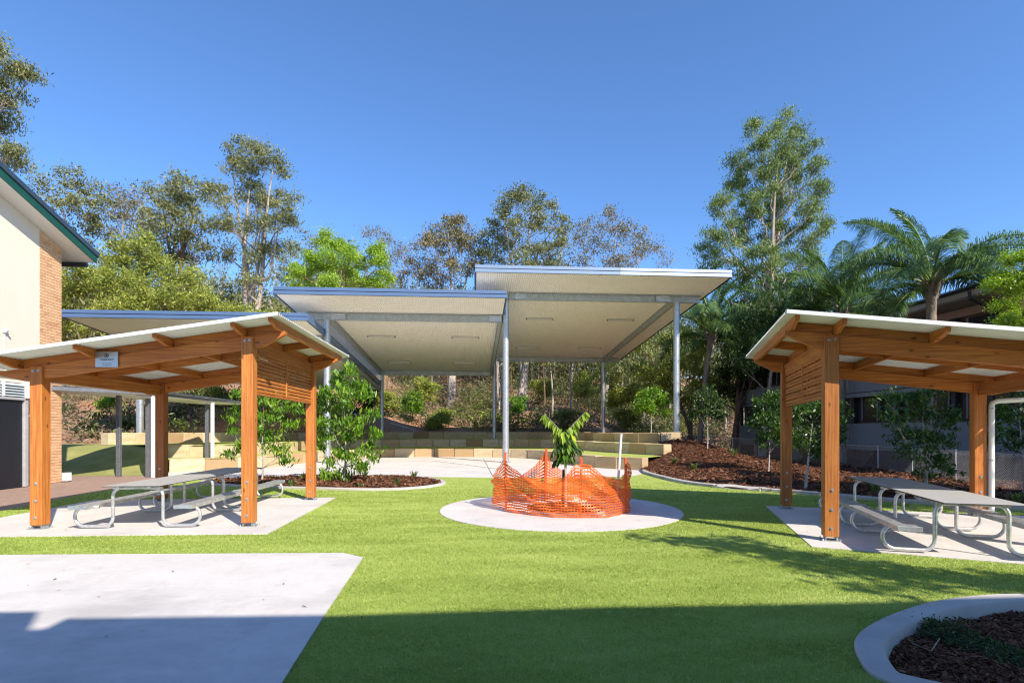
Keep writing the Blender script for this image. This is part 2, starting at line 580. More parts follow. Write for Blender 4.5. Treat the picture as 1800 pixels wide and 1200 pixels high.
# kerbs ------------------------------------------------------------------
KP = [(-0.0, -0.12), (-0.0, 0.028), (0.015, 0.04), (0.155, 0.04), (0.18, 0.028), (0.195, 0.0), (0.205, -0.14)]
k = sweep([p for p in bed_front], KP, True, 'garden_kerb', M['kerb'])
tag(k, 'wide smooth concrete kerb of the shaded garden bed in the front right corner', 'kerb')
KP2 = [(-0.0, -0.10), (-0.0, 0.05), (0.015, 0.065), (0.12, 0.065), (0.14, 0.05), (0.14, -0.10)]
k = sweep(bed_left, KP2, True, 'garden_kerb', M['kerb'])
tag(k, 'thin concrete kerb round the leaf shaped garden bed by the left shelter', 'kerb')
KP3 = [(0.0, -0.10), (0.0, 0.075), (-0.02, 0.09), (-0.16, 0.09), (-0.18, 0.075), (-0.18, -0.10)]
KP3 = [(-a, z) for a, z in KP3]
i0 = min(range(len(kerb_right)), key=lambda i: abs(kerb_right[i][1] - 15.35)); i1 = min(range(len(kerb_right)), key=lambda i: abs(kerb_right[i][1] - 14.35))
k = sweep(kerb_right[:i0 + 1], KP3, False, 'garden_kerb', M['kerb'])
tag(k, 'curved concrete kerb along the foot of the mulched mound', 'kerb')
k = sweep(kerb_right[i1:], KP3, False, 'garden_kerb', M['kerb'])
tag(k, 'concrete kerb running behind the right hand shelter', 'kerb')
# mulch beds --------------------------------------------------------------
def mound_h(x, y):
    g = 1.12 * np.exp(-((x - 8.4) / 3.0) ** 2 - ((y - 27.6) / 4.4) ** 2)
    g = g + 0.10 * np.exp(-((x - 8.2) / 1.6) ** 2 - ((y - 19.5) / 3.0) ** 2)
    return g + 0.03 + 0.012 * np.sin(x * 3.1 + y * 1.7) + 0.01 * np.sin(x * 5.3 - y * 4.1)
def left_h(x, y):
    return 0.035 + 0.05 * np.exp(-((x + 5.6) / 2.5) ** 2 - ((y - 16.8) / 1.2) ** 2) + 0.008 * np.sin(x * 4 + y * 3)
def front_h(x, y):
    return -0.075 + 0.04 * np.sin(x * 1.7 + 0.6) * np.sin(y * 2.1) + 0.012 * np.sin(x * 6 + y * 5)

# the dished drain crossing between the two kerbs
pa, pb = np.array(kerb_right[i0]), np.array(kerb_right[i1])
dv = (pb - pa) / np.linalg.norm(pb - pa); nv = np.array((-dv[1], dv[0]))
mb = MB()
L_ = np.linalg.norm(pb - pa)
rows = []
for i in range(9):
    t = i / 8
    for w in (-0.06, 0.42):
        q = pa + dv * (0.02 + t * (L_ - 0.04)) + nv * w
        z = 0.085 - 0.085 * math.sin(math.pi * t) + 0.0
        if w > 0: z = float(mound_h(np.array([q[0]]), np.array([q[1]]))[0]) + 0.03
        rows.append((q[0], q[1], z)); rows.append((q[0], q[1], -0.12))
fs = []
for i in range(8):
    a = i * 4
    fs += [(a, a + 4, a + 6, a + 2), (a + 1, a + 3, a + 7, a + 5), (a, a + 1, a + 5, a + 4), (a + 2, a + 6, a + 7, a + 3)]
fs += [(0, 2, 3, 1), (32, 33, 35, 34)]
mb.add(rows, fs)
tag(smooth_by_angle(mb.build('drain_crossing', M['kerb'])), 'dished concrete drain crossing between two kerbs of the mulched mound', 'drain')

m, nt, b = new_mat('mulch_soil')
v = world_pos(nt)
n1 = noise(nt, v, 38, 5, 0.75)
n2 = noise(nt, v, 1.6, 4, 0.6)
c = ramp(nt, n1, [(0.32, (0.022, 0.010, 0.006)), (0.52, (0.095, 0.042, 0.024)), (0.72, (0.22, 0.105, 0.06))])
c = mix(nt, ramp(nt, n2, [(0.4, 0.0), (0.7, 0.5)]), c, (0.05, 0.022, 0.014))
nt.links.new(c, b.inputs['Base Color']); b.inputs['Roughness'].default_value = 0.95
b.inputs['Specular IOR Level'].default_value = 0.1
bump(nt, b, n1, 1.0, 0.05)
M['soil'] = m
m, nt, b = new_mat('bark_chips')
nt.links.new(ramp(nt, attr(nt, 'tint'), [(0.0, (0.05, 0.02, 0.012)), (0.4, (0.13, 0.055, 0.03)), (0.8, (0.24, 0.115, 0.062)), (0.96, (0.36, 0.22, 0.13)), (1.0, (0.5, 0.38, 0.27))]), b.inputs['Base Color'])
b.inputs['Roughness'].default_value = 0.9; b.inputs['Specular IOR Level'].default_value = 0.15
M['chips'] = m

def inset(poly, d):
    P = [np.array(p[:2]) for p in poly]; n = len(P); out = []
    for i in range(n):
        t = P[(i + 1) % n] - P[(i - 1) % n]; t /= np.linalg.norm(t)
        out.append(tuple(P[i] + np.array((-t[1], t[0])) * d))
    return out

def chips(name, poly, hfn, n, L, label, seed, ybias=None):
    rg = np.random.default_rng(seed)
    P = np.array(poly)
    x0, y0 = P.min(axis=0); x1, y1 = P.max(axis=0)
    x = rg.uniform(x0, x1, n * 3); y = rg.uniform(y0, y1, n * 3)
    if ybias: y = y0 + (y1 - y0) * rg.uniform(0, 1, n * 3) ** ybias
    ok = in_poly(x, y, poly) & (np.hypot(x - 6.35, y - 14.95) > 0.62)
    x = x[ok][:n]; y = y[ok][:n]; n = len(x)
    z = hfn(x, y) + rg.uniform(0.002, 0.03, n)
    a = rg.uniform(0, 2 * math.pi, n); ti = rg.normal(0, 0.35, n); ro = rg.normal(0, 0.5, n)
    ln = L * rg.lognormal(0, 0.45, n); wd = ln * rg.uniform(0.15, 0.5, n)
    ax = np.column_stack([np.cos(a) * np.cos(ti), np.sin(a) * np.cos(ti), np.sin(ti)])
    sd = np.column_stack([-np.sin(a) * np.cos(ro), np.cos(a) * np.cos(ro), np.sin(ro)])
    c = np.column_stack([x, y, z])
    A = ax * (ln / 2)[:, None]; S = sd * (wd / 2)[:, None]
    up = np.cross(A, S); up /= np.linalg.norm(up, axis=1)[:, None]; up *= np.sign(up[:, 2:3]) * (0.12 * wd[:, None])
    q = [c - A - S, c + A - S * .7, c + A * .9 + S, c - A + S * .8]
    vs = np.stack(q + [c + up * 2.2], axis=1).reshape(-1, 3)
    idx = (np.arange(n) * 5)[:, None]
    F = np.stack([idx + np.array([0, 1, 4]), idx + np.array([1, 2, 4]), idx + np.array([2, 3, 4]), idx + np.array([3, 0, 4])], axis=1).reshape(-1, 3)
    tint = np.repeat(rg.beta(1.6, 2.2, n), 4)
    me = np_mesh(name, vs, np.full(len(F), 3), F.ravel(), tint)
    return tag(link_mesh(name, me, M['chips']), label, 'mulch', kind='stuff')

bl_in = inset(bed_left, 0.13); bf_in = inset(bed_front, 0.19)
tag(poly_sheet('garden_soil', bl_in, spacing=0.35, zfn=left_h, mat=M['soil']), kind='structure')
tag(poly_sheet('garden_soil', bf_in, spacing=0.25, zfn=front_h, mat=M['soil']), kind='structure')
tag(poly_sheet('garden_mound', bed_right, spacing=0.5, zfn=mound_h, mat=M['soil']), kind='structure')
near_right = [p for p in bed_right if p[1] < 29]
chips('bark_mulch', bl_in, left_h, 9000, 0.075, 'reddish bark mulch in the bed with the two young trees', 3)
chips('bark_mulch', bf_in, front_h, 42000, 0.03, 'dark bark mulch in the shaded bed at the front right', 4)
chips('bark_mulch', [(p[0], p[1]) for p in kerb_right[3:]] + [(15.5, 24), (12.5, 27.5), (8.6, 29), (8.0, 27.7), (7.0, 26.2), (6.85, 24.6), (6.1, 24.2), (5.5, 22.8)], mound_h, 34000, 0.075, 'brown bark mulch covering the mound at the end of the terraces', 5, 1.25)

# sandstone terraces -------------------------------------------------------
m, nt, b = new_mat('sandstone')
v = coord(nt)
ri = obj_random(nt)
n1 = noise(nt, v, 2.4, 6, 0.65, (1, 1, 2.6)); n2 = noise(nt, v, 30, 4, 0.7)
c = ramp(nt, ri, [(0.0, (0.31, 0.205, 0.105)), (0.12, (0.42, 0.30, 0.17)), (0.4, (0.54, 0.42, 0.26)), (0.7, (0.58, 0.48, 0.33)), (0.9, (0.46, 0.31, 0.155)), (1.0, (0.55, 0.43, 0.27))])
c = mix(nt, ramp(nt, n1, [(0.45, 0.0), (0.72, 0.6)]), c, (0.40, 0.23, 0.09))
c = mix(nt, ramp(nt, n2, [(0.55, 0.0), (0.8, 0.45)]), c, (0.3, 0.22, 0.13))
nt.links.new(c, b.inputs['Base Color']); b.inputs['Roughness'].default_value = 0.9
b.inputs['Specular IOR Level'].default_value = 0.2
bump(nt, b, n2, 0.6, 0.02)
M['stone'] = m

T1 = [(-13.2, 20.8), (-11.6, 21.9), (-10.6, 23.7), (-10.4, 27), (-9.8, 30.5), (-7.5, 32.7), (-4, 33.2), (-1.0, 32.7), (1.0, 31.4), (2.2, 28.7), (2.7, 25.9), (3.3, 24.2), (4.1, 23.0), (5.3, 21.9)]
T2 = [(-14.7, 22.4), (-13.1, 22.8), (-12.2, 24.2), (-11.9, 28), (-11.8, 33), (-9.8, 37.3), (-6, 38.8), (-3, 38.8), (0.2, 38), (2.6, 35.4), (3.9, 31.7), (5.2, 27.6), (6.85, 24.35)]
T3 = [(-17.7, 23.7), (-16.6, 27.1), (-15.2, 33), (-14.2, 39), (-12.2, 43.3), (-8.5, 45), (-4, 45.2), (-1, 44.8), (1.6, 43), (3.2, 39.8), (4.4, 34.6), (6.6, 28.2), (7.35, 27.3)]
T = [catmull(t, 8) for t in (T1, T2, T3)]

def resample(path, step):
    P = np.array(path); d = np.concatenate(([0], np.cumsum(np.linalg.norm(np.diff(P, axis=0), axis=1))))
    n = max(2, int(round(d[-1] / step)) + 1)
    s = np.linspace(0, d[-1], n)
    return np.column_stack([np.interp(s, d, P[:, 0]), np.interp(s, d, P[:, 1])])

def block_wall(path, z0, h, label, step, seed, gap_at=None):
    rg = random.Random(seed)
    root = empty('sandstone_terrace_wall', (path[len(path) // 2][0], path[len(path) // 2][1], 0), label=label, cat='stone wall', group='curved sandstone terraces')
    bpy.context.view_layer.update()
    inv = root.matrix_world.inverted()
    pts = resample(path, step)
    for i in range(len(pts) - 1):
        a, b2 = pts[i], pts[i + 1]
        dv = b2 - a; L = np.linalg.norm(dv); dv /= L
        # back of the wall lies to the outside of the bowl
        out = np.array((-dv[1], dv[0]))
        c2 = (a + b2) / 2 + out * 0.25
        jx, jz = rg.uniform(-0.02, 0.02), rg.uniform(-0.012, 0.018)
        c3 = Vector((c2[0] + out[0] * jx, c2[1] + out[1] * jx, z0 + h / 2 + jz / 2 - 0.1))
        rot = Matrix.Rotation(math.atan2(dv[1], dv[0]) + rg.uniform(-0.012, 0.012), 3, 'Z')
        mb = MB(); mb.box((0, 0, 0), (L - 0.012, 0.5, h + 0.2 + jz), None, 0.03)
        # quarry-cut unevenness
        mb.v = [(x + rg.uniform(-.008, .008), y + rg.uniform(-.012, .012), z + rg.uniform(-.008, .008)) for x, y, z in mb.v]
        o = mb.build('stone_block', M['stone'], root)
        o.matrix_local = inv @ (Matrix.Translation(c3) @ rot.to_4x4())
    return root

block_wall(T[0], 0.0, 0.50, 'lowest curved sandstone block wall at the edge of the concrete', 1.2, 1)
block_wall(T[1], 0.5, 0.50, 'middle curved sandstone block wall with turf in front of it', 1.2, 2)
block_wall(T[2], 1.0, 0.50, 'top curved sandstone block wall below the wooded slope', 1.25, 3)
mb = MB(); mb.box((0, 0, 0), (0.95, 0.55, 0.7), None, 0.025)
o = mb.build('stone_block', M['stone']); o.location = (8.05, 27.55, 1.18); o.rotation_euler = (0, 0, R(-8))
tag(o, 'single sandstone block beside the rightmost canopy column', 'stone block')

def strip(name, a, b2, z, mat):
    A = resample(a, 0.7); n = len(A)
    P = np.array(b2); d = np.concatenate(([0], np.cumsum(np.linalg.norm(np.diff(P, axis=0), axis=1))))
    s = np.linspace(0, d[-1], n)
    B = np.column_stack([np.interp(s, d, P[:, 0]), np.interp(s, d, P[:, 1])])
    vs = np.vstack([np.column_stack([A, np.full(n, z)]), np.column_stack([B, np.full(n, z)])])
    F = np.array([(i, n + i, n + i + 1, i + 1) for i in range(n - 1)])
    return tag(link_mesh(name, np_mesh(name, vs, np.full(n - 1, 4), F.ravel()), mat), kind='structure')
strip('terrace_turf', T[0], T[1], 0.485, M['turf'])
strip('terrace_turf', T[1], T[2], 0.985, M['turf'])

# terrain: wooded hillside -------------------------------------------------------------
def y_wall(x):
    xs = np.array([-60, -22, -17.7, -16.6, -15.2, -14.2, -12.2, -8.5, -4, -1, 1.6, 3.2, 4.4, 6.6, 8.2, 9.5, 16, 60])
    ys = np.array([19, 20.5, 23.7, 27.1, 33, 39, 43.3, 45, 45.2, 44.8, 43, 39.8, 34.6, 28.2, 27.5, 33, 44, 44])
    return np.interp(x, xs, ys)
def hill_start(x):
    return np.interp(x, [-60, -25, -17, -13, -8, 0, 10, 22, 60], [20, 23, 27, 40, 47, 48, 49, 52, 55])
def terrain_h(x, y):
    x = np.asarray(x, dtype=float); y = np.asarray(y, dtype=float)
    t = np.maximum(y - hill_start(x), 0)
    plateau = np.interp(x, [-60, -20, -15, 8, 10, 16, 60], [0.7, 0.8, 1.4, 1.4, 0.9, -0.15, -0.3])
    slope = np.interp(x, [-60, -12, 10, 35, 60], [0.27, 0.22, 0.20, 0.20, 0.18])
    z = plateau + slope * t + 0.35 * np.sin(x * 0.23 + y * 0.11) * np.clip(t / 10, 0, 1) + 0.12 * np.sin(x * 0.9) * np.sin(y * 0.7) * np.clip(t / 5, 0, 1)
    z = np.where(t > 75, plateau + slope * (75 + (t - 75) * 0.25), z)
    inside = (y < y_wall(x) + 0.45)
    z = np.where(inside, -0.35, z)
    return z
xs = np.concatenate([np.arange(-150, -30, 4), np.arange(-30, 30, 0.6), np.arange(30, 151, 4)])
ys = np.concatenate([np.arange(-60, 18, 6), np.arange(18, 60, 0.6), np.arange(60, 220, 3)])
GX, GY = np.meshgrid(xs, ys)
GZ = terrain_h(GX, GY)
nx, ny = len(xs), len(ys)
ii, jj = np.meshgrid(np.arange(nx - 1), np.arange(ny - 1))
a = (jj * nx + ii).ravel()
F = np.column_stack([a, a + 1, a + nx + 1, a + nx])
m, nt, b = new_mat('leaf_litter_slope')
v = world_pos(nt)
n1 = noise(nt, v, 0.35, 6, 0.6); n2 = noise(nt, v, 9, 5, 0.75); n3 = noise(nt, v, 1.4, 5, 0.65)
c = ramp(nt, n2, [(0.3, (0.15, 0.08, 0.05)), (0.5, (0.35, 0.21, 0.14)), (0.7, (0.52, 0.37, 0.26))])
c = mix(nt, ramp(nt, n1, [(0.45, 0.0), (0.65, 0.7)]), c, (0.40, 0.19, 0.10))
c = mix(nt, ramp(nt, n3, [(0.55, 0.0), (0.72, 0.6)]), c, (0.11, 0.10, 0.035))
nt.links.new(c, b.inputs['Base Color']); b.inputs['Roughness'].default_value = 0.95; b.inputs['Specular IOR Level'].default_value = 0.1
bump(nt, b, n2, 1.0, 0.08)
M['litter'] = m
me = np_mesh('hillside', np.column_stack([GX.ravel(), GY.ravel(), GZ.ravel()]), np.full(len(F), 4), F.ravel(), smooth=True)
tag(link_mesh('hillside', me, M['litter']), kind='structure')

# grass bank between the paved walk and the top terrace
m, nt, b = new_mat('bank_grass')
v = world_pos(nt)
n1 = noise(nt, v, 1.2, 5); n2 = noise(nt, v, 40, 3, 0.7)
c = ramp(nt, n1, [(0.35, (0.20, 0.24, 0.045)), (0.65, (0.40, 0.36, 0.13))])
c = mix(nt, 0.4, c, ramp(nt, n2, [(0.3, (0.06, 0.10, 0.012)), (0.7, (0.30, 0.33, 0.10))]))
nt.links.new(c, b.inputs['Base Color']); b.inputs['Roughness'].default_value = 0.9
bump(nt, b, n2, 0.8, 0.03)
M['bank'] = m
bank_out = [(-22, 19.25), (-13.3, 19.25), (-13.2, 20.7), (-14.3, 22.2), (-14.6, 22.45), (-16.6, 23.3), (-17.9, 23.9), (-18.5, 25.3), (-22, 25.0)]
def bank_h(x, y):
    t = np.clip((y - 19.25) / 4.2, 0, 1)
    return 1.0 * (3 * t * t - 2 * t ** 3) * np.clip((-12.9 - x) / 1.6, 0.15, 1)
tag(poly_sheet('grass_bank', bank_out, spacing=0.4, zfn=bank_h, mat=M['bank']), kind='structure')

# ================================================================== TIMBER SHELTERS
BOLT = MB(); BOLT.tube([(0, 0, 0), (0, -0.006, 0)], 0.024, 12); BOLT.tube([(0, -0.006, 0), (0, -0.018, 0)], 0.013, 6)
BOLT = BOLT.mesh('bolt'); BOLT.materials.append(M['galv'])

def corrugated(x0, x1, y0, y1, zfn, pitch, amp, along='x', seg=6, thick=0.0):
    """wavy sheet; ribs run along the given axis"""
    a0, a1 = (y0, y1) if along == 'x' else (x0, x1)
    n = int((a1 - a0) / pitch * seg)
    t = np.linspace(a0, a1, n + 1)
    w = amp * np.cos(2 * math.pi * (t - a0) / pitch)
    e0, e1 = (x0, x1) if along == 'x' else (y0, y1)
    V = []
    for e in (e0, e1):
        for tt, ww in zip(t, w):
            x, y = (e, tt) if along == 'x' else (tt, e)
            V.append((x, y, zfn(x, y) + ww))
    F = np.array([(i, i + 1, n + 2 + i, n + 1 + i) for i in range(n)])
    return np_mesh('corrugated_sheet', np.array(V), np.full(n, 4), F.ravel(), smooth=True)

def shelter(label, loc, rz, mirror, W, D, Hh, Hl, downpipe):
    root = empty('timber_shelter', loc, rz, label, 'shelter', 'timber picnic shelters')
    s = mirror
    sl = (Hh - Hl) / W
    zr = lambda x: Hh - sl * x                 # top of the rafters
    PW = 0.19
    ext = 0.60
    # posts with steel shoes and bolts
    for (x, y) in ((0, 0), (0, D), (W, 0), (W, D)):
        p = MB(); top = zr(x) - 0.004
        p.box((s * x, y, (0.075 + top) / 2), (PW, PW, top - 0.075), None, 0.008)
        post = p.build('post', M['timber_z'], root)
        q = MB(); q.box((s * x, y, 0.014 + 0.006), (0.26, 0.22, 0.012)); 
        for k in (-1, 1): q.box((s * x + k * 0.07, y, 0.055), (0.012, 0.15, 0.06))
        for k in (-1, 1): 
            for l in (-1, 1): q.tube([(s * x + k * 0.11, y + l * 0.085, 0.02), (s * x + k * 0.11, y + l * 0.085, 0.05)], 0.012, 6)
        q.build('post_shoe', M['galv'], post)
        for z, dx in ((0.20, -0.005), (0.47, 0.0), (0.75, 0.004), (top - 0.08, -0.035), (top - 0.07, 0.045)):
            link_mesh('bolt', BOLT, None, post, (s * x + dx, y - PW / 2 + 0.001, z))
    # rafters along the slope, raked ends
    def rafter(y, t, depth, name='rafter', e0=ext, e1=ext):
        pts = [(-e0, zr(-e0)), (W + e1, zr(W + e1)), (W + e1, zr(W + e1) - 0.05), (W + e1 - 0.38, zr(W + e1 - .38) - depth), (-e0 + 0.38, zr(-e0 + .38) - depth), (-e0, zr(-e0) - 0.055)]
        mb = MB(); mb.prism([(s * a, b) for a, b in pts], y - t / 2, y + t / 2, 'y')
        mb.build(name, M['timber_x'], root)
    rafter(0.0, 0.10, 0.205)
    rafter(D, 0.10, 0.205)
    # beams between front and rear posts
    for x in (0, W):
        mb = MB(); mb.box((s * x, D / 2, zr(x) - 0.125 - 0.012), (0.075, D - PW, 0.20), None, 0.005)
        mb.build('beam', M['timber_y'], root)
    # purlins across, raked noses
    ov_f, ov_b = 0.50, 0.62
    PX = [-0.52, 0.06, 1.24, 2.42, W + 0.28]
    if W + 0.28 - PX[3] < 0.5: PX[3] -= 0.1
    for i, x in enumerate(PX):
        z = zr(x)
        pts = [(-ov_f, z + 0.145), (D + ov_b, z + 0.145), (D + ov_b, z + 0.10), (D + ov_b - 0.30, z + 0.003), (-ov_f + 0.34, z + 0.003), (-ov_f, z + 0.085)]
        mb = MB(); mb.prism(pts, s * x - 0.03, s * x + 0.03, 'x')
        mb.build('purlin' if i else 'barge_purlin', M['timber_y'], root)
    # blocking boards between purlins over each rafter
    for y in (0.0, D / 2, D):
        for i in range(len(PX) - 1):
            a, b2 = PX[i] + 0.035, PX[i + 1] - 0.035
            mb = MB(); mb.bar((s * a, y, zr(a) + 0.072), (s * b2, y, zr(b2) + 0.072), 0.045, 0.138)
            mb.build('blocking', M['timber_x'], root)
    # roof sheet, white edge capping
    rx0, rx1, ry0, ry1 = -0.68, W + 0.95, -0.60, D + 0.78
    me = corrugated(min(s * rx0, s * rx1), max(s * rx0, s * rx1), ry0, ry1, lambda x, y: zr(s * x) + 0.158, 0.085, 0.017, 'x', 8)
    link_mesh('roof_sheet', me, M['roof_white'], root)
    for y in (ry0 - 0.012, ry1 + 0.012):
        mb = MB()
        mb.bar((s * rx0, y, zr(rx0) + 0.155), (s * rx1, y, zr(rx1) + 0.155), 0.02, 0.055, 0.006)
        mb.bar((s * rx0, y + (0.045 if y < 0 else -0.045), zr(rx0) + 0.1795), (s * rx1, y + (0.045 if y < 0 else -0.045), zr(rx1) + 0.1795), 0.11, 0.012, 0.003)
        mb.build('edge_capping', M['roof_white'], root)
    # gutter on the low side
    gx = W + 0.98
    mb = MB(); prof = [(-0.02, 0.12), (-0.02, 0.0), (0.11, 0.0), (0.125, 0.02), (0.125, 0.12), (0.115, 0.12), (0.115, 0.02), (0.1, 0.012), (-0.01, 0.012), (-0.01, 0.12)]
    mb.prism([(s * (gx + a), zr(gx) + 0.02 + b) for a, b in prof], ry0, ry1, 'y')
    mb.build('gutter', M['roof_white'], root)
    if downpipe:
        x = W; y = D
        mb = MB()
        zt = zr(gx) + 0.03
        mb.tube([(s * (gx + 0.05), y - 0.12, zt), (s * (gx + 0.05), y - 0.12, zt - 0.17), (s * (gx + 0.035), y - 0.12, zt - 0.20), (s * (W + 0.25), y - 0.12, zt - 0.235), (s * (W + 0.17), y - 0.12, zt - 0.27), (s * (W + 0.155), y - 0.12, zt - 0.33), (s * (W + 0.155), y - 0.12, 0.03)], 0.045, 14)
        dp = smooth_by_angle(mb.build('downpipe', M['white_pvc'], root), 50)
        for z in (1.05, 2.0):
            mb = MB(); mb.tube([(s * (W + 0.155), y - 0.12, z), (s * (W + 0.155), y - 0.12, z + 0.03)], 0.051, 14)
            mb.build('pipe_clip', M['galv'], dp)
    # slatted screen between the two high posts
    zb, zt = 2.26 * Hh / 3.17, Hh - 0.24
    y0, y1 = PW / 2, D - PW / 2
    ym = (y0 + y1) / 2
    fr = MB(); fr.box((0, ym, zb - 0.02), (0.07, y1 - y0, 0.042), None, 0.004); fr.build('screen_rail', M['timber_y'], root)
    fr = MB(); fr.box((0, ym, zt + 0.02), (0.07, y1 - y0, 0.042), None, 0.004); fr.build('screen_rail', M['timber_y'], root)
    fr = MB(); fr.box((0, ym, (zb + zt) / 2), (0.08, 0.06, zt - zb - 0.004), None, 0.004); fr.build('screen_mullion', M['timber_z'], root)
    nS = 10
    pitch = (zt - zb) / nS
    smesh = MB(); Ls = (y1 - y0) / 2 - 0.034; smesh.box((0, 0, 0), (0.02, Ls, pitch * 0.72), None, 0.003)
    smesh = smesh.mesh('slat'); smesh.materials.append(M['timber_y'])
    bmesh_ = MB(); bmesh_.box((0, 0, 0), (0.02, 0.04, zt - zb - 0.004)); bmesh_ = bmesh_.mesh('batten'); bmesh_.materials.append(M['timber_z'])
    for half in (0, 1):
        yc = (y0 + ym - 0.03) / 2 if half == 0 else (ym + 0.03 + y1) / 2
        for i in range(nS):
            o = link_mesh('slat', smesh, None, root, (0.018, yc, zb + pitch * (i + 0.5)))
            o.rotation_euler = (random.uniform(-.003, .003), 0, 0)
            link_mesh('slat', smesh, None, root, (-0.018, yc, zb + pitch * (i + 0.5) + 0.012 * (i % 2)))
        for k in (-1, 0, 1):
            link_mesh('batten', bmesh_, None, root, (0.0, yc + k * Ls * 0.33, (zb + zt) / 2))
    return root

LSH = shelter('orange stained timber shelter with slatted screen on the left, a notice on its beam', (-4.39, 9.03, 0), R(4.0), -1, 3.30, 3.43, 3.17, 2.645, False)
RSH = shelter('orange stained timber shelter on the right with a white downpipe at its rear post', (4.62, 7.85, 0), R(-17.2), 1, 3.25, 3.38, 2.99, 2.50, True)

# notice on the front beam of the left shelter (local frame of that shelter)
sg = empty('notice_board', (0, 0, 0), 0, 'small white notice with round emblem on the front beam of the left shelter', 'sign')
bpy.context.view_layer.update()
sgx = -(6.61 - 4.39)
slp = (3.17 - 2.645) / 3.30
cz = 3.17 + slp * sgx - 0.055
p = LSH.matrix_world @ Vector((sgx, -0.075, cz))
sg.location = p; sg.rotation_euler = (0, -0.0, R(4))
mb = MB(); mb.box((0, 0, 0), (0.35, 0.008, 0.25), None, 0.002); mb.build('plate', M['silver'], sg)
ink = plain('sign_ink', (0.06, 0.05, 0.06), 0.6)
mb = MB()
for r0, r1, n in ((0.030, 0.036, 20), (0.0, 0.016, 8)):
    for i in range(n):
        a0, a1 = 2 * math.pi * i / n, 2 * math.pi * (i + 1) / n
        mb.add([(r * math.cos(a), -0.0062, 0.062 + r * math.sin(a)) for r, a in ((r0, a0), (r1, a0), (r1, a1), (r0, a1))], [(0, 1, 2, 3)])
for i in range(6):
    a = math.pi * 2 * i / 6
    mb.box((0.023 * math.cos(a), -0.006, 0.062 + 0.023 * math.sin(a)), (0.009, 0.001, 0.009))
mb.build('emblem', ink, sg)
rr = random.Random(5)
for z, w in ((0.008, 0.21), (-0.012, 0.16), (-0.066, 0.12), (-0.098, 0.15)):
    mb = MB(); x = -w / 2
    while x < w / 2:
        l = rr.uniform(0.008, 0.03)
        mb.box((x + l / 2, -0.006, z), (l, 0.001, 0.0085)); x += l + 0.006
    mb.build('text_line', ink, sg)

# ================================================================== PICNIC TABLES
def frame_pipe(s):
    pts = []
    def arc(cx, cz, r, a0, a1, n=7):
        for i in range(n + 1):
            a = a0 + (a1 - a0) * i / n
            pts.append((s * (cx + r * math.cos(a)), 0, cz + r * math.sin(a)))
    r = 0.025
    pts.append((s * 0.10, 0, 0.655))
    arc(0.26, 0.655 - 0.13, 0.13, math.pi / 2, 0)
    arc(0.39 + 0.14, r + 0.155, 0.14, math.pi, 1.5 * math.pi)
    arc(0.82, r + 0.015 + 0.158, 0.158, -math.pi / 2, math.pi / 2, 12)
    pts.append((s * 0.60, 0, r + 0.015 + 0.316))
    mb = MB(); mb.tube(pts, r, 12)
    me = mb.mesh('leg_frame', True); me.materials.append(M['alu'])
    return me
LEG = {1: frame_pipe(1), -1: frame_pipe(-1)}

def table(label, loc, rz, L, y_legs):
    root = empty('picnic_table', loc, rz, label, 'picnic table', 'metal framed picnic tables')
    mb = MB(); mb.box((0, 0, 0.712), (0.88, L, 0.016), None, 0.004); t = mb.build('tabletop', M['tabletop'], root)
    mb = MB()
    for k in (-1, 1):
        mb.box((k * 0.4415, 0, 0.712), (0.004, L - 0.004, 0.0125)); mb.box((0, k * (L / 2 + 0.0015), 0.712), (0.878, 0.004, 0.0125))
    mb.build('edge_band', M['edge_dark'], t)
    for k in (-1, 1):
        mb = MB(); mb.box((k * 0.24, 0, 0.69), (0.05, L - 0.12, 0.028)); mb.build('top_rail', M['alu'], root)
        seat = MB()
        seat.box((k * 0.80, 0, 0.388), (0.26, L + 0.04, 0.03), None, 0.004)
        for j in (-1, 1): seat.box((k * 0.80 + j * 0.122, 0, 0.368), (0.012, L + 0.036, 0.05))
        for j in range(-3, 4): seat.box((k * 0.80 + j * 0.034, 0, 0.4035), (0.02, L + 0.03, 0.003))
        so = seat.build('bench_seat', M['alu'], root)
        for e in (-1, 1):
            mb = MB(); mb.box((k * 0.80, e * (L / 2 + 0.024), 0.38), (0.272, 0.012, 0.06), None, 0.003); mb.build('end_cap', M['galv'], so)
        for yl in y_legs:
            link_mesh('leg_frame', LEG[k], None, root, (0, yl, 0.014))
            mb = MB(); mb.box((k * 0.74, yl, 0.3575), (0.24, 0.06, 0.012)); mb.build('seat_bracket', M['galv'], root)
    for yl in y_legs:
        mb = MB(); mb.box((0, yl, 0.668), (0.76, 0.05, 0.03)); mb.build('cross_bar', M['alu'], root)
        for k in (-1, 1):
            mb = MB(); mb.tube([(k * 0.10, yl + 0.03, 0.66), (k * 0.10, yl + (0.55 if yl < 0 else -0.55), 0.66)], 0.016, 8); mb.build('brace', M['alu'], root)
    return root

a = R(4.4); ax_ = np.array((-math.sin(a), math.cos(a)))
n0 = np.array((-6.10, 8.64))
for i, lab in enumerate(('near metal framed picnic table with grey top under the left shelter', 'far metal framed picnic table under the left shelter, beside the garden bed')):
    c_ = n0 + ax_ * (1.1 + 2.2 * i)
    table(lab, (c_[0], c_[1], 0.0), a, 2.18, (-0.9, 0.82))
a = R(-17.2); ax_ = np.array((-math.sin(a), math.cos(a)))
n0 = np.array((5.72, 6.50))
for i, lab in enumerate(('near metal framed picnic table under the right shelter, cut by the frame edge', 'far metal framed picnic table under the right shelter, its top in shade')):
    c_ = n0 + ax_ * (1.0 + 2.0 * i)
    table(lab, (c_[0], c_[1], 0.0), a, 1.98, (-0.62, 0.72))

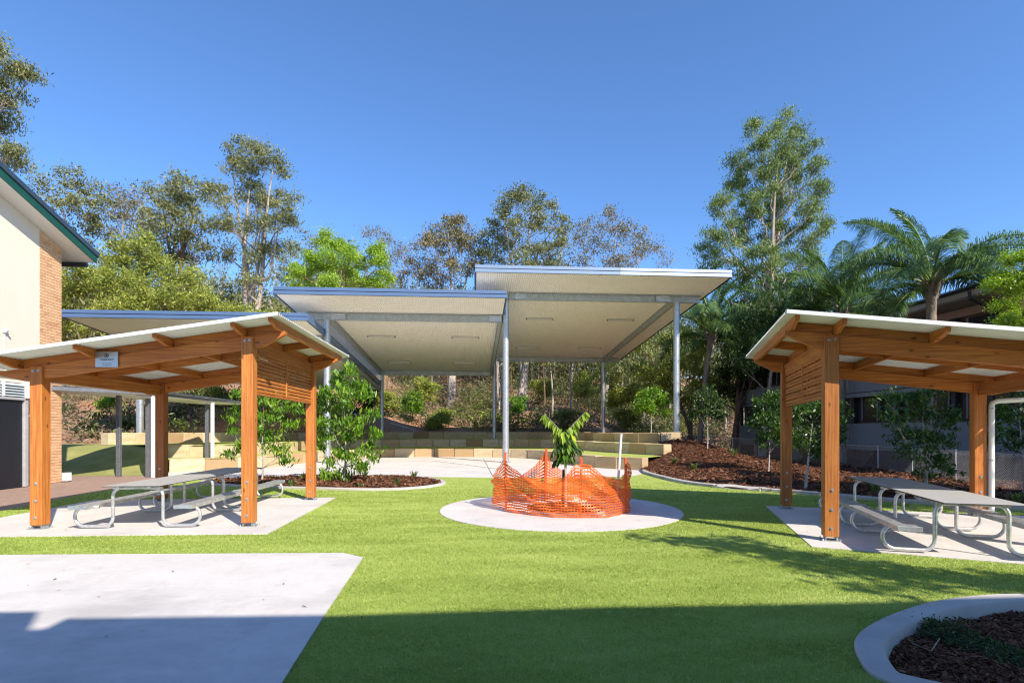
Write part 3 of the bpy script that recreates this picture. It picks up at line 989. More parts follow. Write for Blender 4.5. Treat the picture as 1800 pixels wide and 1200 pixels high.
# ================================================================== STEEL CANOPIES
O = np.array((-0.32, 27.6)); SP = 8.93; DEP = 16.0
SLOPE = 0.068
def cp(s, t): return O + E1 * s + E2 * t
def canopy(label, s0, s1, post_s, zfront, n_right_over, posts_front, posts_back, beam_right_over, beam_left_over):
    """zfront: soffit height over the front columns"""
    c0 = cp(post_s[0], 0)
    root = empty('steel_canopy', (c0[0], c0[1], 0), R(4), label, 'canopy', 'stepped steel canopies')
    ox = post_s[0]
    zs = lambda t: zfront - SLOPE * t
    t0, t1 = -2.8, DEP + 0.9
    a0, a1 = s0 - ox, s1 - ox
    me = corrugated(a0 + .06, a1 - .06, t0 + .05, t1 - .05, lambda x, y: zs(y), 0.10, 0.012, 'y', 8)
    link_mesh('soffit_sheet', me, M['soffit'], root)
    th = 0.31
    mb = MB(); mb.bar(((a0 + a1) / 2, t0 + .03, zs(t0 + .03) + th - 0.02), ((a0 + a1) / 2, t1 - .03, zs(t1 - .03) + th - 0.02), a1 - a0 - 0.06, 0.03)
    mb.build('roof_sheet', M['roof_white'], root)
    # front fascia: gutter face above, flashing below, a dark shadow line between
    def fascia(x0, x1, mat):
        zf = zs(t0)
        mb = MB(); mb.box(((x0 + x1) / 2, t0 - 0.03, zf + 0.245), (x1 - x0, 0.10, 0.155), None, 0.012)
        mb.box(((x0 + x1) / 2, t0 - 0.015, zf + 0.075), (x1 - x0, 0.07, 0.165), None, 0.008)
        mb.build('front_fascia', mat, root)
    return root, zs, t0, t1, a0, a1, th, fascia

def finish_canopy(root, zs, t0, t1, a0, a1, th, side_mat):
    for x in (a0, a1):
        mb = MB(); mb.bar((x, t0 + 0.04, zs(t0 + .04) + th / 2 - 0.005), (x, t1, zs(t1) + th / 2 - 0.005), 0.05, th + 0.03, 0.006)
        mb.build('side_fascia', side_mat, root)
    mb = MB(); mb.box(((a0 + a1) / 2, t1 + 0.03, zs(t1) + th / 2), (a1 - a0 + 0.04, 0.05, th), None, 0.006)
    mb.build('rear_fascia', M['blue'], root)

def ibeam(root, a, b, h=0.36, w=0.17, name='beam'):
    mb = MB()
    A = Vector(a); B = Vector(b)
    mb.bar(A, B, 0.02, h - 0.02)
    up = Vector((0, 0, 1))
    for k in (-1, 1):
        mb.bar(A + up * k * (h / 2 - 0.01), B + up * k * (h / 2 - 0.01), w, 0.02)
    return mb.build(name, M['galv_matt'], root)

def plate(root, c, sx, sy, sz, nb=4):
    mb = MB(); mb.box(c, (sx, sy, sz))
    for i in range(2):
        for j in range(nb):
            x = c[0] - sx / 2 + sx * (j + 0.5) / nb; z = c[2] + (i - 0.5) * sz * 0.6
            mb.tube([(x, c[1] - sy / 2, z), (x, c[1] - sy / 2 - 0.02, z)], 0.022, 6)
    return mb.build('splice_plate', M['galv'], root)

def column(root, x, y, z0, z1, r=0.165):
    mb = MB(); mb.tube([(x, y, z0), (x, y, z1)], r, 24)
    c = smooth_by_angle(mb.build('column', M['galv'], root), 50)
    mb = MB(); mb.box((x, y, z0 + 0.02), (0.5, 0.5, 0.04)); mb.build('base_plate', M['galv'], c)
    return c

CAN = []
def make_canopy(label, k, zfront, last_right, first_left, col_front, col_back):
    ps = (-SP * k - SP, -SP * k) if k >= 0 else (0, SP)
    s0 = ps[0] - 1.57
    s1 = ps[1] + (1.6 if last_right else -0.12)
    r = canopy(label, s0, s1, ps, zfront, 0, None, None, 0, 0)
    root, zs, t0, t1, a0, a1, th, fascia = r
    if last_right:
        xj = 5.15
        fascia(a0, xj, M['zinc_sky_tint']); fascia(xj + 0.004, a1, M['silver'])  # one zinc fascia, sky reflection and sun glint coloured in as two tones
    else:
        fascia(a0, a1, M['blue'])
    finish_canopy(root, zs, t0, t1, a0, a1, th, M['blue'] if not last_right else M['dark_metal'])
    h = 0.36
    xr = SP + (1.25 if last_right else -0.2)
    xl = -0.95 if not last_right else 0.17
    for t in (0.0, DEP):
        zb = zs(t) - 0.02 - h / 2
        ibeam(root, (xl, t, zb), (xr, t, zb), h)
        plate(root, (SP - 0.75 if last_right else 0.55, t - 0.10, zb), 0.75, 0.02, h - 0.06)
        plate(root, (0.75 if last_right else SP - 0.55, t - 0.10, zb), 0.6, 0.02, h - 0.06)
    for x in ((SP,) if last_right else (0.0, SP - 0.28)):
        ibeam(root, (x, 0.1, zs(0.1) - 0.025 - h / 2), (x, DEP - 0.1, zs(DEP - .1) - 0.025 - h / 2), h - 0.02, 0.17)
    for (x, t, z0, z1) in col_front + col_back:
        column(root, x, t, z0, z1, 0.165 if t < 1 else 0.15)
    return root, zs

h1, h2, h3 = 8.66, 7.50, 6.34
z1b = h1 - SLOPE * DEP - 0.38; z2b = h2 - SLOPE * DEP - 0.38
C1 = make_canopy('tallest steel canopy on the right with galvanised front edge, sky reflection and sun glint in its colours', -1, h1, True, False,
                 [(0, 0, 0.0, h1 - 0.1), (SP, 0, 0.7, h1 - 0.38)], [(0, DEP, 0.95, z1b + 0.3), (SP, DEP, 1.3, z1b)])
C2 = make_canopy('middle steel canopy with blue front edge and four batten lights', 0, h2, False, False,
                 [(0, 0, 0.0, h2 - 0.38)], [(0, DEP, 0.95, z2b)])
C3 = make_canopy('lowest steel canopy on the left, its blue edge behind the timber shelter roof', 1, h3, False, True,
                 [(0, 0, 0.95, h3 - 0.38)], [(0, DEP, 1.2, h3 - SLOPE * DEP - 0.38)])

def batten(root, zs, x, t, label):
    p = root.matrix_basis @ Vector((x, t, zs(t) - 0.012))
    e = empty('batten_light', p, R(4), label, 'light', 'batten lights under the canopies')
    mb = MB(); mb.box((0, 0, -0.03), (1.62, 0.20, 0.06), None, 0.008); mb.build('housing', M['light_grey'], e)
    mb = MB(); mb.box((0, 0, -0.085), (1.52, 0.15, 0.05), None, 0.018); mb.build('diffuser', M['diffuser'], e)
    for k in (-1, 1):
        mb = MB(); mb.box((k * 0.79, 0, -0.075), (0.05, 0.18, 0.055), None, 0.006); mb.build('end_cap', M['dark_metal'], e)
for (C, who) in ((C1, 'tallest'), (C2, 'middle')):
    for (x, t, w) in ((2.3, 4.6, 'front left'), (7.2, 4.6, 'front right'), (2.3, 12.3, 'rear left'), (7.0, 12.3, 'rear right')):
        batten(C[0], C[1], x - (0.4 if who == 'middle' else 0), t, '%s batten light under the %s canopy' % (w, who))
# concrete footing of the far left column
p = cp(-2 * SP, 0)
mb = MB(); mb.box((0, 0, 0), (2.4, 1.6, 0.5), None, 0.02); o = mb.build('concrete_footing', M['concrete'], None, loc=(p[0] + 0.3, p[1] + 0.2, 0.72)); o.rotation_euler = (0, 0, R(4))
tag(o, 'pale concrete footing block under the far left canopy column', 'footing')

# ================================================================== LEFT BUILDING
wall_cream = plain('render_cream', (0.74, 0.66, 0.54), 0.8, 0, 0.03, 1.2, 0.2, 0.15, 40)
brick_m = None
m, nt, b = new_mat('orange_brick')
nt.links.new(mix(nt, ramp(nt, noise(nt, coord(nt), 25, 4), [(0.4, 0.0), (0.75, 0.4)]), ramp(nt, obj_random(nt), [(0.0, (0.62, 0.36, 0.19)), (0.5, (0.70, 0.43, 0.235)), (0.85, (0.74, 0.48, 0.27)), (1.0, (0.55, 0.29, 0.15))]), (0.35, 0.17, 0.08)), b.inputs['Base Color'])
b.inputs['Roughness'].default_value = 0.9
M['brick'] = m
mortar = plain('mortar', (0.66, 0.45, 0.28), 0.95)
green = plain('fascia_green', (0.01, 0.075, 0.05), 0.4)
steelblue = plain('roof_dark_blue', (0.035, 0.06, 0.095), 0.45)
soff_white = plain('soffit_white', (0.72, 0.72, 0.70), 0.7, 0, 0.02)
door_m = plain('door_navy', (0.008, 0.010, 0.018), 0.45)
brown_frame = plain('frame_grey', (0.40, 0.40, 0.40), 0.5)

LB = empty('school_building', (-14.0, 16.8, 0), R(4), 'cream rendered building with orange brick corner and green edged roof at far left', 'building')
# local frame: y along the wall (away from the camera is +), x towards the lawn is +, origin at the far corner
def roof_z(y): return 7.27 - 0.32 * y          # underside of the raking soffit
BW = 0.85                                          # width of the brick corner
mb = MB(); mb.prism([(-BW, 2.95), (-BW, roof_z(-BW) - 0.005), (-9.0, roof_z(-9.0) - 0.005), (-9.0, 2.95)], -0.30, -0.005, 'x'); mb.build('wall', wall_cream, LB)
mb = MB(); mb.prism([(0.0, 0), (0.0, roof_z(0) - 0.01), (-BW, roof_z(-BW) - 0.01), (-BW, 0)], -6.0, -0.012, 'x'); mb.build('brick_core', mortar, LB)
bl, bh = 0.23, 0.076
vb = {}
def brickmesh(l):
    key = round(l, 3)
    if key not in vb:
        mb = MB(); mb.box((0, 0, 0), (0.02, l, bh), None, 0.003); vb[key] = mb.mesh('brick'); vb[key].materials.append(M['brick'])
    return vb[key]
row = 0
z = 0.06
while z < roof_z(0) + 0.45:
    y = -0.002
    first = True
    while y > -BW + 0.02:
        l = bl / 2 - 0.005 if (first and row % 2) else bl
        l = min(l, y + BW)
        if l < 0.04: break
        if z + bh / 2 < roof_z(y) - 0.02:
            link_mesh('brick', brickmesh(l), None, LB, (-0.008, y - l / 2, z))
        y -= l + 0.011; first = False
    z += bh + 0.011; row += 1
# raking soffit, green barge board, roof edge
mb = MB(); mb.bar((-0.10, -9.5, roof_z(-9.5) + 0.02), (-0.10, 0.72, roof_z(0.72) + 0.02), 1.25, 0.03); mb.build('soffit', soff_white, LB)
mb = MB(); mb.bar((0.545, -9.5, roof_z(-9.5) + 0.11), (0.545, 0.74, roof_z(0.74) + 0.11), 0.03, 0.22); mb.build('barge_board', green, LB)
mb = MB(); mb.bar((0.50, -9.5, roof_z(-9.5) + 0.30), (0.50, 0.80, roof_z(0.80) + 0.30), 0.20, 0.15, 0.01); mb.build('barge_cap', steelblue, LB)
mb = MB(); mb.bar((-3.0, -9.5, roof_z(-9.5) + 0.30), (-3.0, 0.8, roof_z(0.8) + 0.30), 6.8, 0.06); mb.build('roof_sheet', steelblue, LB)
mb = MB(); mb.tube([(-6, 0.72, 6.98), (0.25, 0.72, 6.98)], 0.075, 12); mb.build('gutter', M['dark_metal'], LB)
mb = MB(); mb.prism([(0.02, 0.0), (0.02, roof_z(0.3)), (-0.2, roof_z(0.3)), (-0.2, 0.0)], -6.0, -0.35, 'x'); mb.build('end_wall', mortar, LB)
# ground floor: dark door, its grey frame, louvre windows above
mb = MB(); mb.box((-0.16, -5.2, 1.47), (0.28, 7.5, 2.95)); mb.build('lower_wall', door_m, LB)
mb = MB(); mb.box((0.0, -1.36, 1.24), (0.08, 0.12, 2.45), None, 0.005); mb.box((0.0, -5.0, 2.50), (0.08, 7.2, 0.07), None, 0.005); mb.build('door_frame', brown_frame, LB)
mb = MB(); mb.box((0.0, -1.34, 2.75), (0.09, 0.16, 0.44), None, 0.005); mb.box((0.0, -2.10, 2.75), (0.07, 0.06, 0.40)); mb.build('window_frame', M['white_pvc'], LB)
glass_l = plain('louvre_glass', (0.45, 0.50, 0.50), 0.15, 0.0, 0.05)
for yy in (-1.74, -2.5):
    for i in range(5):
        mb = MB(); mb.box((0, 0, 0), (0.10, 0.66, 0.008), Matrix.Rotation(R(50), 3, 'Y')); o = mb.build('louvre', glass_l, LB, loc=(0.01, yy, 2.60 + 0.075 * i))
# verandah post at the corner
mb = MB(); mb.box((0.05, -0.75, 1.5), (0.10, 0.16, 3.0), None, 0.004); mb.build('steel_post', M['galv'], LB)
mb = MB(); mb.box((0.02, 0.18, 0.16), (0.18, 0.18, 0.26), None, 0.01); mb.build('corner_box', M['white_pvc'], LB)
# wall bracket lamp
mb = MB(); mb.box((0.03, -2.05, 4.32), (0.06, 0.12, 0.10), None, 0.01); mb.tube([(0.06, -2.05, 4.32), (0.14, -2.08, 4.36)], 0.03, 8); mb.tube([(0.01, -2.05, 4.27), (0.01, -2.05, 3.1)], 0.012, 6); mb.build('wall_lamp', M['white_pvc'], LB)

# ================================================================== COVERED WALKWAY
M['galv_walk'] = galv('galvanised_walkway', (0.17, 0.18, 0.20), 0.5, 0.4)
WK = empty('covered_walkway', (-12.6, 18.8, 0), R(3), 'low galvanised walkway roof on thin posts behind the left shelter', 'walkway')
bpy.context.view_layer.update()
wl = lambda p: WK.matrix_world.inverted() @ Vector(p)
roof_poly = [(-14.0, 16.4), (-12.35, 18.3), (-12.55, 26.5), (-15.0, 26.5), (-15.5, 16.4)]
rp = [wl((x, y, 0)) for x, y in roof_poly]
mb = MB(); mb.prism([(p.x, p.y) for p in rp], 2.93, 2.97, 'z'); mb.build('roof_sheet', M['dark_metal'], WK)
mb = MB(); mb.prism([(p.x, p.y) for p in [wl((x * 1.0 + 0.02, y + 0.02, 0)) for x, y in roof_poly]], 2.88, 2.91, 'z'); mb.build('ceiling', soff_white, WK)
for i, (a, b2) in enumerate(((0, 1), (1, 2))):
    A, B = rp[a], rp[b2]
    mb = MB(); mb.bar((A.x, A.y, 2.89), (B.x, B.y, 2.89), 0.05, 0.12, 0.004); mb.build('edge_beam', M['galv_walk'], WK)
A = wl((-12.25, 18.9, 0)); B = wl((-12.45, 26.6, 0))
mb = MB()
gprof = [(0.075 * math.cos(t), 0.075 * math.sin(t)) for t in np.linspace(math.pi, 2 * math.pi, 9)] + [(0.065 * math.cos(t), 0.065 * math.sin(t)) for t in np.linspace(2 * math.pi, math.pi, 9)]
mb.prism([(A.x + g[0] + 0.02, 2.98 + g[1]) for g in gprof], A.y, B.y, 'y'); mb.build('gutter', plain('gutter_blue_grey', (0.10, 0.13, 0.18), 0.35, 0.3), WK)
for y in np.arange(A.y + 0.6, B.y, 1.3):
    mb = MB(); mb.prism([(A.x + 1.08 * g[0] + 0.02, 2.98 + 1.08 * g[1]) for g in gprof], y, y + 0.05, 'y'); mb.build('gutter_bracket', M['dark_metal'], WK)
for (x, y) in ((-13.75, 18.9), (-12.62, 18.75), (-12.75, 22.6)):
    q = wl((x, y, 0)); mb = MB(); mb.box((q.x, q.y, 1.42), (0.13, 0.13, 2.84), None, 0.008); mb.build('post', M['galv_walk'], WK)
for (x, y) in ((-12.36, 18.62), (-12.5, 22.55)):
    q = wl((x, y, 0)); mb = MB(); mb.tube([(q.x, q.y, 0), (q.x, q.y, 2.78)], 0.075, 14); mb.tube([(q.x, q.y, 2.76), (q.x - 0.55, q.y, 2.80)], 0.055, 12); smooth_by_angle(mb.build('downpipe', M['white_pvc'], WK), 50)

# ================================================================== RIGHT BUILDING
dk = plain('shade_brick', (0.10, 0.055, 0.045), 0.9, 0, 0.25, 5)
grey = plain('panel_grey', (0.24, 0.25, 0.27), 0.8, 0, 0.05, 0.8)
dglass = plain('window_dark', (0.02, 0.025, 0.03), 0.12, 0, 0.1, 1, 0.6)
RB = empty('classroom_block', (19.6, 14.0, -0.3), R(4), 'shaded two storey classroom block with grey balcony panels behind the right fence', 'building')
BL = 28.0
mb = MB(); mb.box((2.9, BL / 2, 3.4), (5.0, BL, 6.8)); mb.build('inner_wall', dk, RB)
for z0, z1 in ((0.9, 2.30), (3.95, 4.95)):
    n = 9
    for i in range(n):
        mb = MB(); mb.box((0.0, (i + 0.5) * BL / n, (z0 + z1) / 2), (0.16, BL / n - 0.03, z1 - z0), None, 0.01); mb.build('balcony_panel', grey, RB)
mb = MB(); mb.box((0.3, BL / 2, 3.80), (0.9, BL, 0.22)); mb.build('floor_slab', plain('slab_grey', (0.25, 0.25, 0.26), 0.9), RB)
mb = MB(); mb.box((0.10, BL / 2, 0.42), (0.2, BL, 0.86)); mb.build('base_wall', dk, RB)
for i in range(10):
    mb = MB(); mb.box((0.18, i * BL / 9.0, 3.4), (0.22, 0.22, 6.7), None, 0.01); mb.build('column', M['dark_metal'], RB)
for i in range(9):
    for zc, hh in ((3.1, 1.3), (5.9, 1.5)):
        f = MB(); f.box((0.36, (i + 0.5) * BL / 9, zc), (0.06, BL / 9 - 0.9, hh)); w = f.build('window', dglass, RB)
        for k in (-1, 0, 1):
            f = MB(); f.box((0.31, (i + 0.5) * BL / 9 + k * (BL / 9 - 0.9) / 2, zc), (0.05, 0.06, hh + 0.05)); f.build('window_mullion', grey, w)
rf = MB(); rf.bar((-1.0, -0.8, 7.36), (-1.0, BL + 0.8, 7.36), 0.05, 0.26); rf.build('fascia', plain('fascia_grey', (0.40, 0.40, 0.40), 0.6), RB)
rf = MB(); rf.box((-1.08, BL / 2, 7.50), (0.16, BL + 1.7, 0.13), None, 0.02); rf.build('gutter', M['dark_metal'], RB)
rf = MB(); rf.prism([(-1.0, 7.45), (3.2, 8.9), (7.0, 7.45), (7.0, 7.38), (3.2, 8.8), (-1.0, 7.38)], -0.8, BL + 0.8, 'y'); rf.build('roof', steelblue, RB)
rf = MB(); rf.box((-0.2, BL / 2, 7.20), (1.5, BL + 1.5, 0.04)); rf.build('soffit', plain('soffit_grey', (0.25, 0.24, 0.23), 0.8), RB)
rf = MB(); rf.tube([(-1.05, 7.4, 7.4), (-1.05, 7.4, 7.1), (-0.1, 7.4, 6.7), (-0.1, 7.4, 0.0)], 0.06, 10); rf.build('downpipe', M['dark_metal'], RB)

# ================================================================== BUILDING BEHIND THE CAMERA (casts the shade on the front lawn)
BB = empty('rear_building', (0, 0, 0), R(3.6), 'two storey building behind the viewpoint, its roof edge shading the front lawn', 'building')
hR = 6.6
Lsh = hR / math.tan(SUN_EL)
off = np.array((SUN_AZ[0], SUN_AZ[1])) * Lsh
# the roof outline that throws the photographed shadow edge
edge = [(-7.2, 4.62), gp(0, 1077), gp(68, 1076), gp(50, 1107), gp(78, 1107), gp(117, 1088), gp(570, 1082), gp(1060, 1066), gp(1400, 1061), (6.5, 5.25), (10.5, 5.5)]
outl = [(x + off[0], y + off[1]) for x, y in edge]
outl = outl[:-1] + [(12.0, outl[-2][1] + 0.05), (12.0, -16), (outl[0][0], -16)]
bpy.context.view_layer.update()
lo = [BB.matrix_world.inverted() @ Vector((x, y, 0)) for x, y in outl]
mb = MB(); mb.prism([(p.x, p.y) for p in lo], hR - 0.12, hR, 'z'); mb.build('roof', steelblue, BB)
mb = MB(); mb.box((4.6, -10.3, (hR - 0.15) / 2), (12.6, 10.4, hR - 0.15)); mb.build('wall', wall_cream, BB)
for i in range(3):
    for zc in (1.6, 4.8):
        f = MB(); f.box((0.8 + i * 3.8, -5.08, zc), (2.2, 0.06, 1.4)); w = f.build('window', dglass, BB)

# ================================================================== CHAIN LINK FENCE
FN = empty('chain_link_fence', (14.4, 22, 0), 0, 'dark chain link fence with steel posts in front of the shaded building', 'fence')
fpts = [(12.2, 9.5), (13.2, 13.5), (14.2, 17.3), (14.9, 22.0), (14.4, 28.0), (13.2, 36.0), (13.4, 44.0)]
inv = Vector((14.4, 22, 0))
FH = 1.08
def fz(x, y): return -0.12 if y < 23 else -0.12 + 0.02 * (y - 23)
wm = MB()
for i in range(len(fpts) - 1):
    A = Vector((*fpts[i], 0)); B = Vector((*fpts[i + 1], 0)); L = (B - A).length; u = (B - A) / L
    nseg = max(1, round(L / 2.6))
    for k in range(nseg + (1 if i == len(fpts) - 2 else 0)):
        p = A + u * (L * k / nseg); z = fz(p.x, p.y)
        mb = MB(); mb.tube([p - inv + Vector((0, 0, z - .1)), p - inv + Vector((0, 0, z + FH + 0.04))], 0.026, 10); mb.build('post', M['galv'], FN)
    for hh in (FH, 0.06):
        a2 = A - inv + Vector((0, 0, fz(A.x, A.y) + hh)); b2 = B - inv + Vector((0, 0, fz(B.x, B.y) + hh))
        mb = MB(); mb.tube([a2, b2], 0.019 if hh > 0.5 else 0.008, 8); mb.build('rail', M['galv'], FN)
    if A.y < 30:
        pit = 0.075
        n = int((L + FH) / pit)
        for dirn in (1, -1):
            for k in range(n):
                s0 = k * pit - (FH if dirn > 0 else 0)
                e0, e1 = s0, s0 + FH * 1.0
                za, zb = (0.03, FH) if dirn > 0 else (FH, 0.03)
                if e0 < 0: za += (zb - za) * (-e0 / FH); e0 = 0
                if e1 > L: zb = za + (zb - za) * ((L - e0) / max(1e-6, e1 - e0)); e1 = L
                if e1 - e0 < 0.02: continue
                pA = A + u * e0; pB = A + u * e1
                nrm = Vector((-u.y, u.x, 0)) * 0.003 * dirn
                wm.tube([pA - inv + nrm + Vector((0, 0, fz(pA.x, pA.y) + za)), pB - inv + nrm + Vector((0, 0, fz(pB.x, pB.y) + zb))], 0.0038, 3, False)
w_ = wm.build('wire_mesh', M['galv'], FN); w_['kind'] = 'stuff'

# ================================================================== ORANGE BARRIER
om, nt, b = new_mat('orange_plastic')
b.inputs['Base Color'].default_value = (0.90, 0.16, 0.022, 1); b.inputs['Roughness'].default_value = 0.4
tr = nt.nodes.new('ShaderNodeBsdfTranslucent'); tr.inputs['Color'].default_value = (0.98, 0.24, 0.035, 1)
mx = nt.nodes.new('ShaderNodeMixShader'); mx.inputs[0].default_value = 0.35
nt.links.new(b.outputs[0], mx.inputs[1]); nt.links.new(tr.outputs[0], mx.inputs[2]); nt.links.new(mx.outputs[0], nt.nodes['Material Output'].inputs['Surface'])
OB = empty('safety_mesh_barrier', (1.0, 11.1, 0.012), 0, 'sagging bright orange plastic mesh barrier on stakes round a sapling', 'barrier')
# plan of the mesh (x, y, top height)
ring = [(-0.42, 11.75, 0.62), (-0.14, 10.95, 1.0), (-0.10, 10.6, 0.93), (0.30, 10.18, 0.70), (0.76, 9.87, 0.60), (1.02, 9.83, 0.80), (1.14, 9.83, 0.98), (1.42, 9.85, 0.98), (1.72, 9.9, 0.72), (2.05, 10.25, 0.66), (2.28, 10.55, 0.98), (2.40, 10.95, 0.82), (2.40, 11.7, 0.55), (1.9, 12.3, 0.60), (1.35, 12.45, 0.55), (0.95, 12.45, 0.80), (0.75, 12.42, 1.10), (0.55, 12.40, 0.80), (0.15, 12.4, 0.52), (-0.25, 12.3, 0.50)]
rc = []
for i in range(len(ring)):
    p, q = np.array(ring[i]), np.array(ring[(i + 1) % len(ring)])
    rc += [p + (q - p) * t for t in np.linspace(0, 1, 8, endpoint=False)]
rc = np.array(rc)
dd = np.concatenate(([0], np.cumsum(np.linalg.norm(np.diff(np.vstack([rc, rc[:1]])[:, :2], axis=0), axis=1))))
per = dd[-1]
rcx = np.vstack([rc, rc[:1]])
NU = int(per / 0.030); NR = 17
u = np.linspace(0, per, NU + 1)
X = np.interp(u, dd, rcx[:, 0]); Y = np.interp(u, dd, rcx[:, 1]); H = np.interp(u, dd, rcx[:, 2])
tx = np.gradient(X); ty = np.gradient(Y); tn = np.hypot(tx, ty); nxn, nyn = ty / tn, -tx / tn
def mesh_pt(i, r, dz=0.0):
    """i along the net, r row coordinate 0..NR"""
    t = r / NR
    h = H[i]
    low = min(0.46, h * 0.72)
    z = t / 0.55 * low if t < 0.55 else low + (h - low) * (t - 0.55) / 0.45
    slack = max(0.0, 0.95 - h)
    wv = 0.02 * math.sin(u[i] * 6.3 + r * 0.6) + 0.012 * math.sin(u[i] * 14 + r * 1.3) + slack * 0.12 * math.sin(max(0, t - 0.5) * 14 + u[i] * 2.0)
    return Vector((X[i] + nxn[i] * wv - 1.0, Y[i] + nyn[i] * wv - 11.1, max(0.0, z + 0.006 * math.sin(u[i] * 23 + r)) + dz))
net = MB()
for r in range(NR + 1):
    hw = 0.38 if r in (0, NR) else 0.29
    vs = []; fs = []
    for i in range(NU + 1):
        vs += [mesh_pt(i, max(0, r - hw)), mesh_pt(i, min(NR, r + hw))]
    fs = [(2 * i, 2 * i + 2, 2 * i + 3, 2 * i + 1) for i in range(NU)]
    net.add(vs, fs)
    if r < NR:
        for i in range(0, NU, 2):
            a = mesh_pt(i, r + 0.2); b2 = mesh_pt(i, r + 0.8); c1 = mesh_pt(i + 1, r + 0.2); c2 = mesh_pt(i + 1, r + 0.8)
            f_ = 0.5
            net.add([a, a.lerp(c1, f_), b2.lerp(c2, f_), b2], [(0, 1, 2, 3)])
me = bpy.data.meshes.new('net'); me.from_pydata(net.v, [], net.f); me.update()
link_mesh('net', me, om, OB)
stake_m = plain('stake_orange', (0.62, 0.09, 0.02), 0.6)
for (x, y, h) in ((-0.13, 10.93, 1.13), (1.26, 9.90, 1.08), (2.22, 10.55, 1.03), (0.77, 12.36, 1.16)):
    mb = MB(); mb.box((x - 1.0, y - 11.1, h / 2), (0.045, 0.045, h), Matrix.Rotation(R(random.uniform(-2, 2)), 3, 'X') @ Matrix.Rotation(R(random.uniform(-2, 2)), 3, 'Y'), 0.004)
    mb.box((x - 1.0, y - 11.1, h + 0.012), (0.05, 0.05, 0.03), None, 0.006)
    mb.build('stake', stake_m, OB)
mb = MB(); q = at(1092, 762, 10.85); g = gp(1088, 885)
mb.tube([(q.x - 0.10, 10.85, 0.012), (q.x, 10.85, q.z)], 0.024, 14); o = smooth_by_angle(mb.build('plastic_pipe', M['white_pvc']), 50)
tag(o, 'white plastic pipe standing upright inside the orange barrier', 'pipe')
mb = MB(); mb.box((1.06, 11.25, 0.40), (0.05, 0.03, 0.80), Matrix.Rotation(R(2), 3, 'Y'), 0.004)
tag(mb.build('marker_stake', M['black']), 'short black stake beside the sapling inside the barrier', 'stake')
mb = MB(); mb.tube([(1.13, 11.2, 0.0), (1.12, 11.2, 1.18)], 0.011, 8)
tag(mb.build('bamboo_cane', plain('cane', (0.5, 0.42, 0.26), 0.7)), 'thin pale cane supporting the sapling in the barrier', 'cane')

# ================================================================== VEGETATION
def bark_mat(name, lo, hi, sc=6):
    m, nt, b = new_mat(name)
    v = coord(nt)
    n = noise(nt, v, sc, 6, 0.7, (1, 1, 0.25))
    nt.links.new(ramp(nt, n, [(0.3, lo), (0.7, hi)]), b.inputs['Base Color'])
    b.inputs['Roughness'].default_value = 0.9; b.inputs['Specular IOR Level'].default_value = 0.2
    bump(nt, b, n, 0.5, 0.03)
    return m
M['bark_pale'] = bark_mat('bark_pale', (0.20, 0.16, 0.125), (0.52, 0.46, 0.40))
M['bark_brown'] = bark_mat('bark_brown', (0.07, 0.045, 0.03), (0.26, 0.17, 0.12))
M['bark_palm'] = bark_mat('bark_palm', (0.13, 0.105, 0.085), (0.32, 0.27, 0.22), 9)
M['bark_young'] = bark_mat('bark_young', (0.28, 0.24, 0.19), (0.52, 0.48, 0.42), 12)
M['leaf_euc'] = leaf_mat('leaf_eucalypt', [(0.0, (0.055, 0.070, 0.025)), (0.4, (0.15, 0.17, 0.062)), (0.85, (0.31, 0.315, 0.12)), (1.0, (0.44, 0.38, 0.17))], 0.25)
M['leaf_dry'] = leaf_mat('leaf_dry', [(0.0, (0.07, 0.07, 0.035)), (0.5, (0.19, 0.175, 0.085)), (0.85, (0.31, 0.25, 0.13)), (1.0, (0.40, 0.28, 0.16))], 0.2)
M['leaf_olive'] = leaf_mat('leaf_olive', [(0.0, (0.106, 0.143, 0.024)), (0.5, (0.255, 0.304, 0.053)), (0.85, (0.468, 0.482, 0.099)), (1.0, (0.637, 0.552, 0.149))], 0.3)
M['leaf_vivid'] = leaf_mat('leaf_vivid', [(0.0, (0.120, 0.192, 0.019)), (0.5, (0.255, 0.408, 0.039)), (1.0, (0.480, 0.600, 0.078))], 0.35)
M['leaf_tall'] = leaf_mat('leaf_tall', [(0.0, (0.055, 0.095, 0.028)), (0.5, (0.15, 0.22, 0.06)), (0.9, (0.29, 0.36, 0.11)), (1.0, (0.40, 0.41, 0.15))], 0.3)
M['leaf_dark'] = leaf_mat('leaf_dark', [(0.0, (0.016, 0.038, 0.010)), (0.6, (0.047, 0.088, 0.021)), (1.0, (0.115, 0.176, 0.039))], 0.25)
M['leaf_palm'] = leaf_mat('leaf_palm', [(0.0, (0.040, 0.090, 0.026)), (0.6, (0.100, 0.190, 0.050)), (1.0, (0.240, 0.340, 0.082))], 0.25, 0.35, 0.5)
M['leaf_garden'] = leaf_mat('leaf_garden', [(0.0, (0.039, 0.106, 0.012)), (0.5, (0.111, 0.237, 0.019)), (0.85, (0.260, 0.413, 0.030)), (1.0, (0.468, 0.550, 0.060))], 0.35, 0.42, 0.35)
M['leaf_lime'] = leaf_mat('leaf_lime', [(0.0, (0.14, 0.26, 0.02)), (1.0, (0.40, 0.52, 0.06))], 0.4, 0.4, 0.4)
M['leaf_shade'] = leaf_mat('leaf_garden_shaded', [(0.0, (0.02, 0.055, 0.010)), (0.6, (0.055, 0.12, 0.018)), (0.9, (0.13, 0.21, 0.025)), (1.0, (0.26, 0.32, 0.05))], 0.3, 0.35, 0.45)  # garden leaf darkened in colour for the shade behind the right shelter
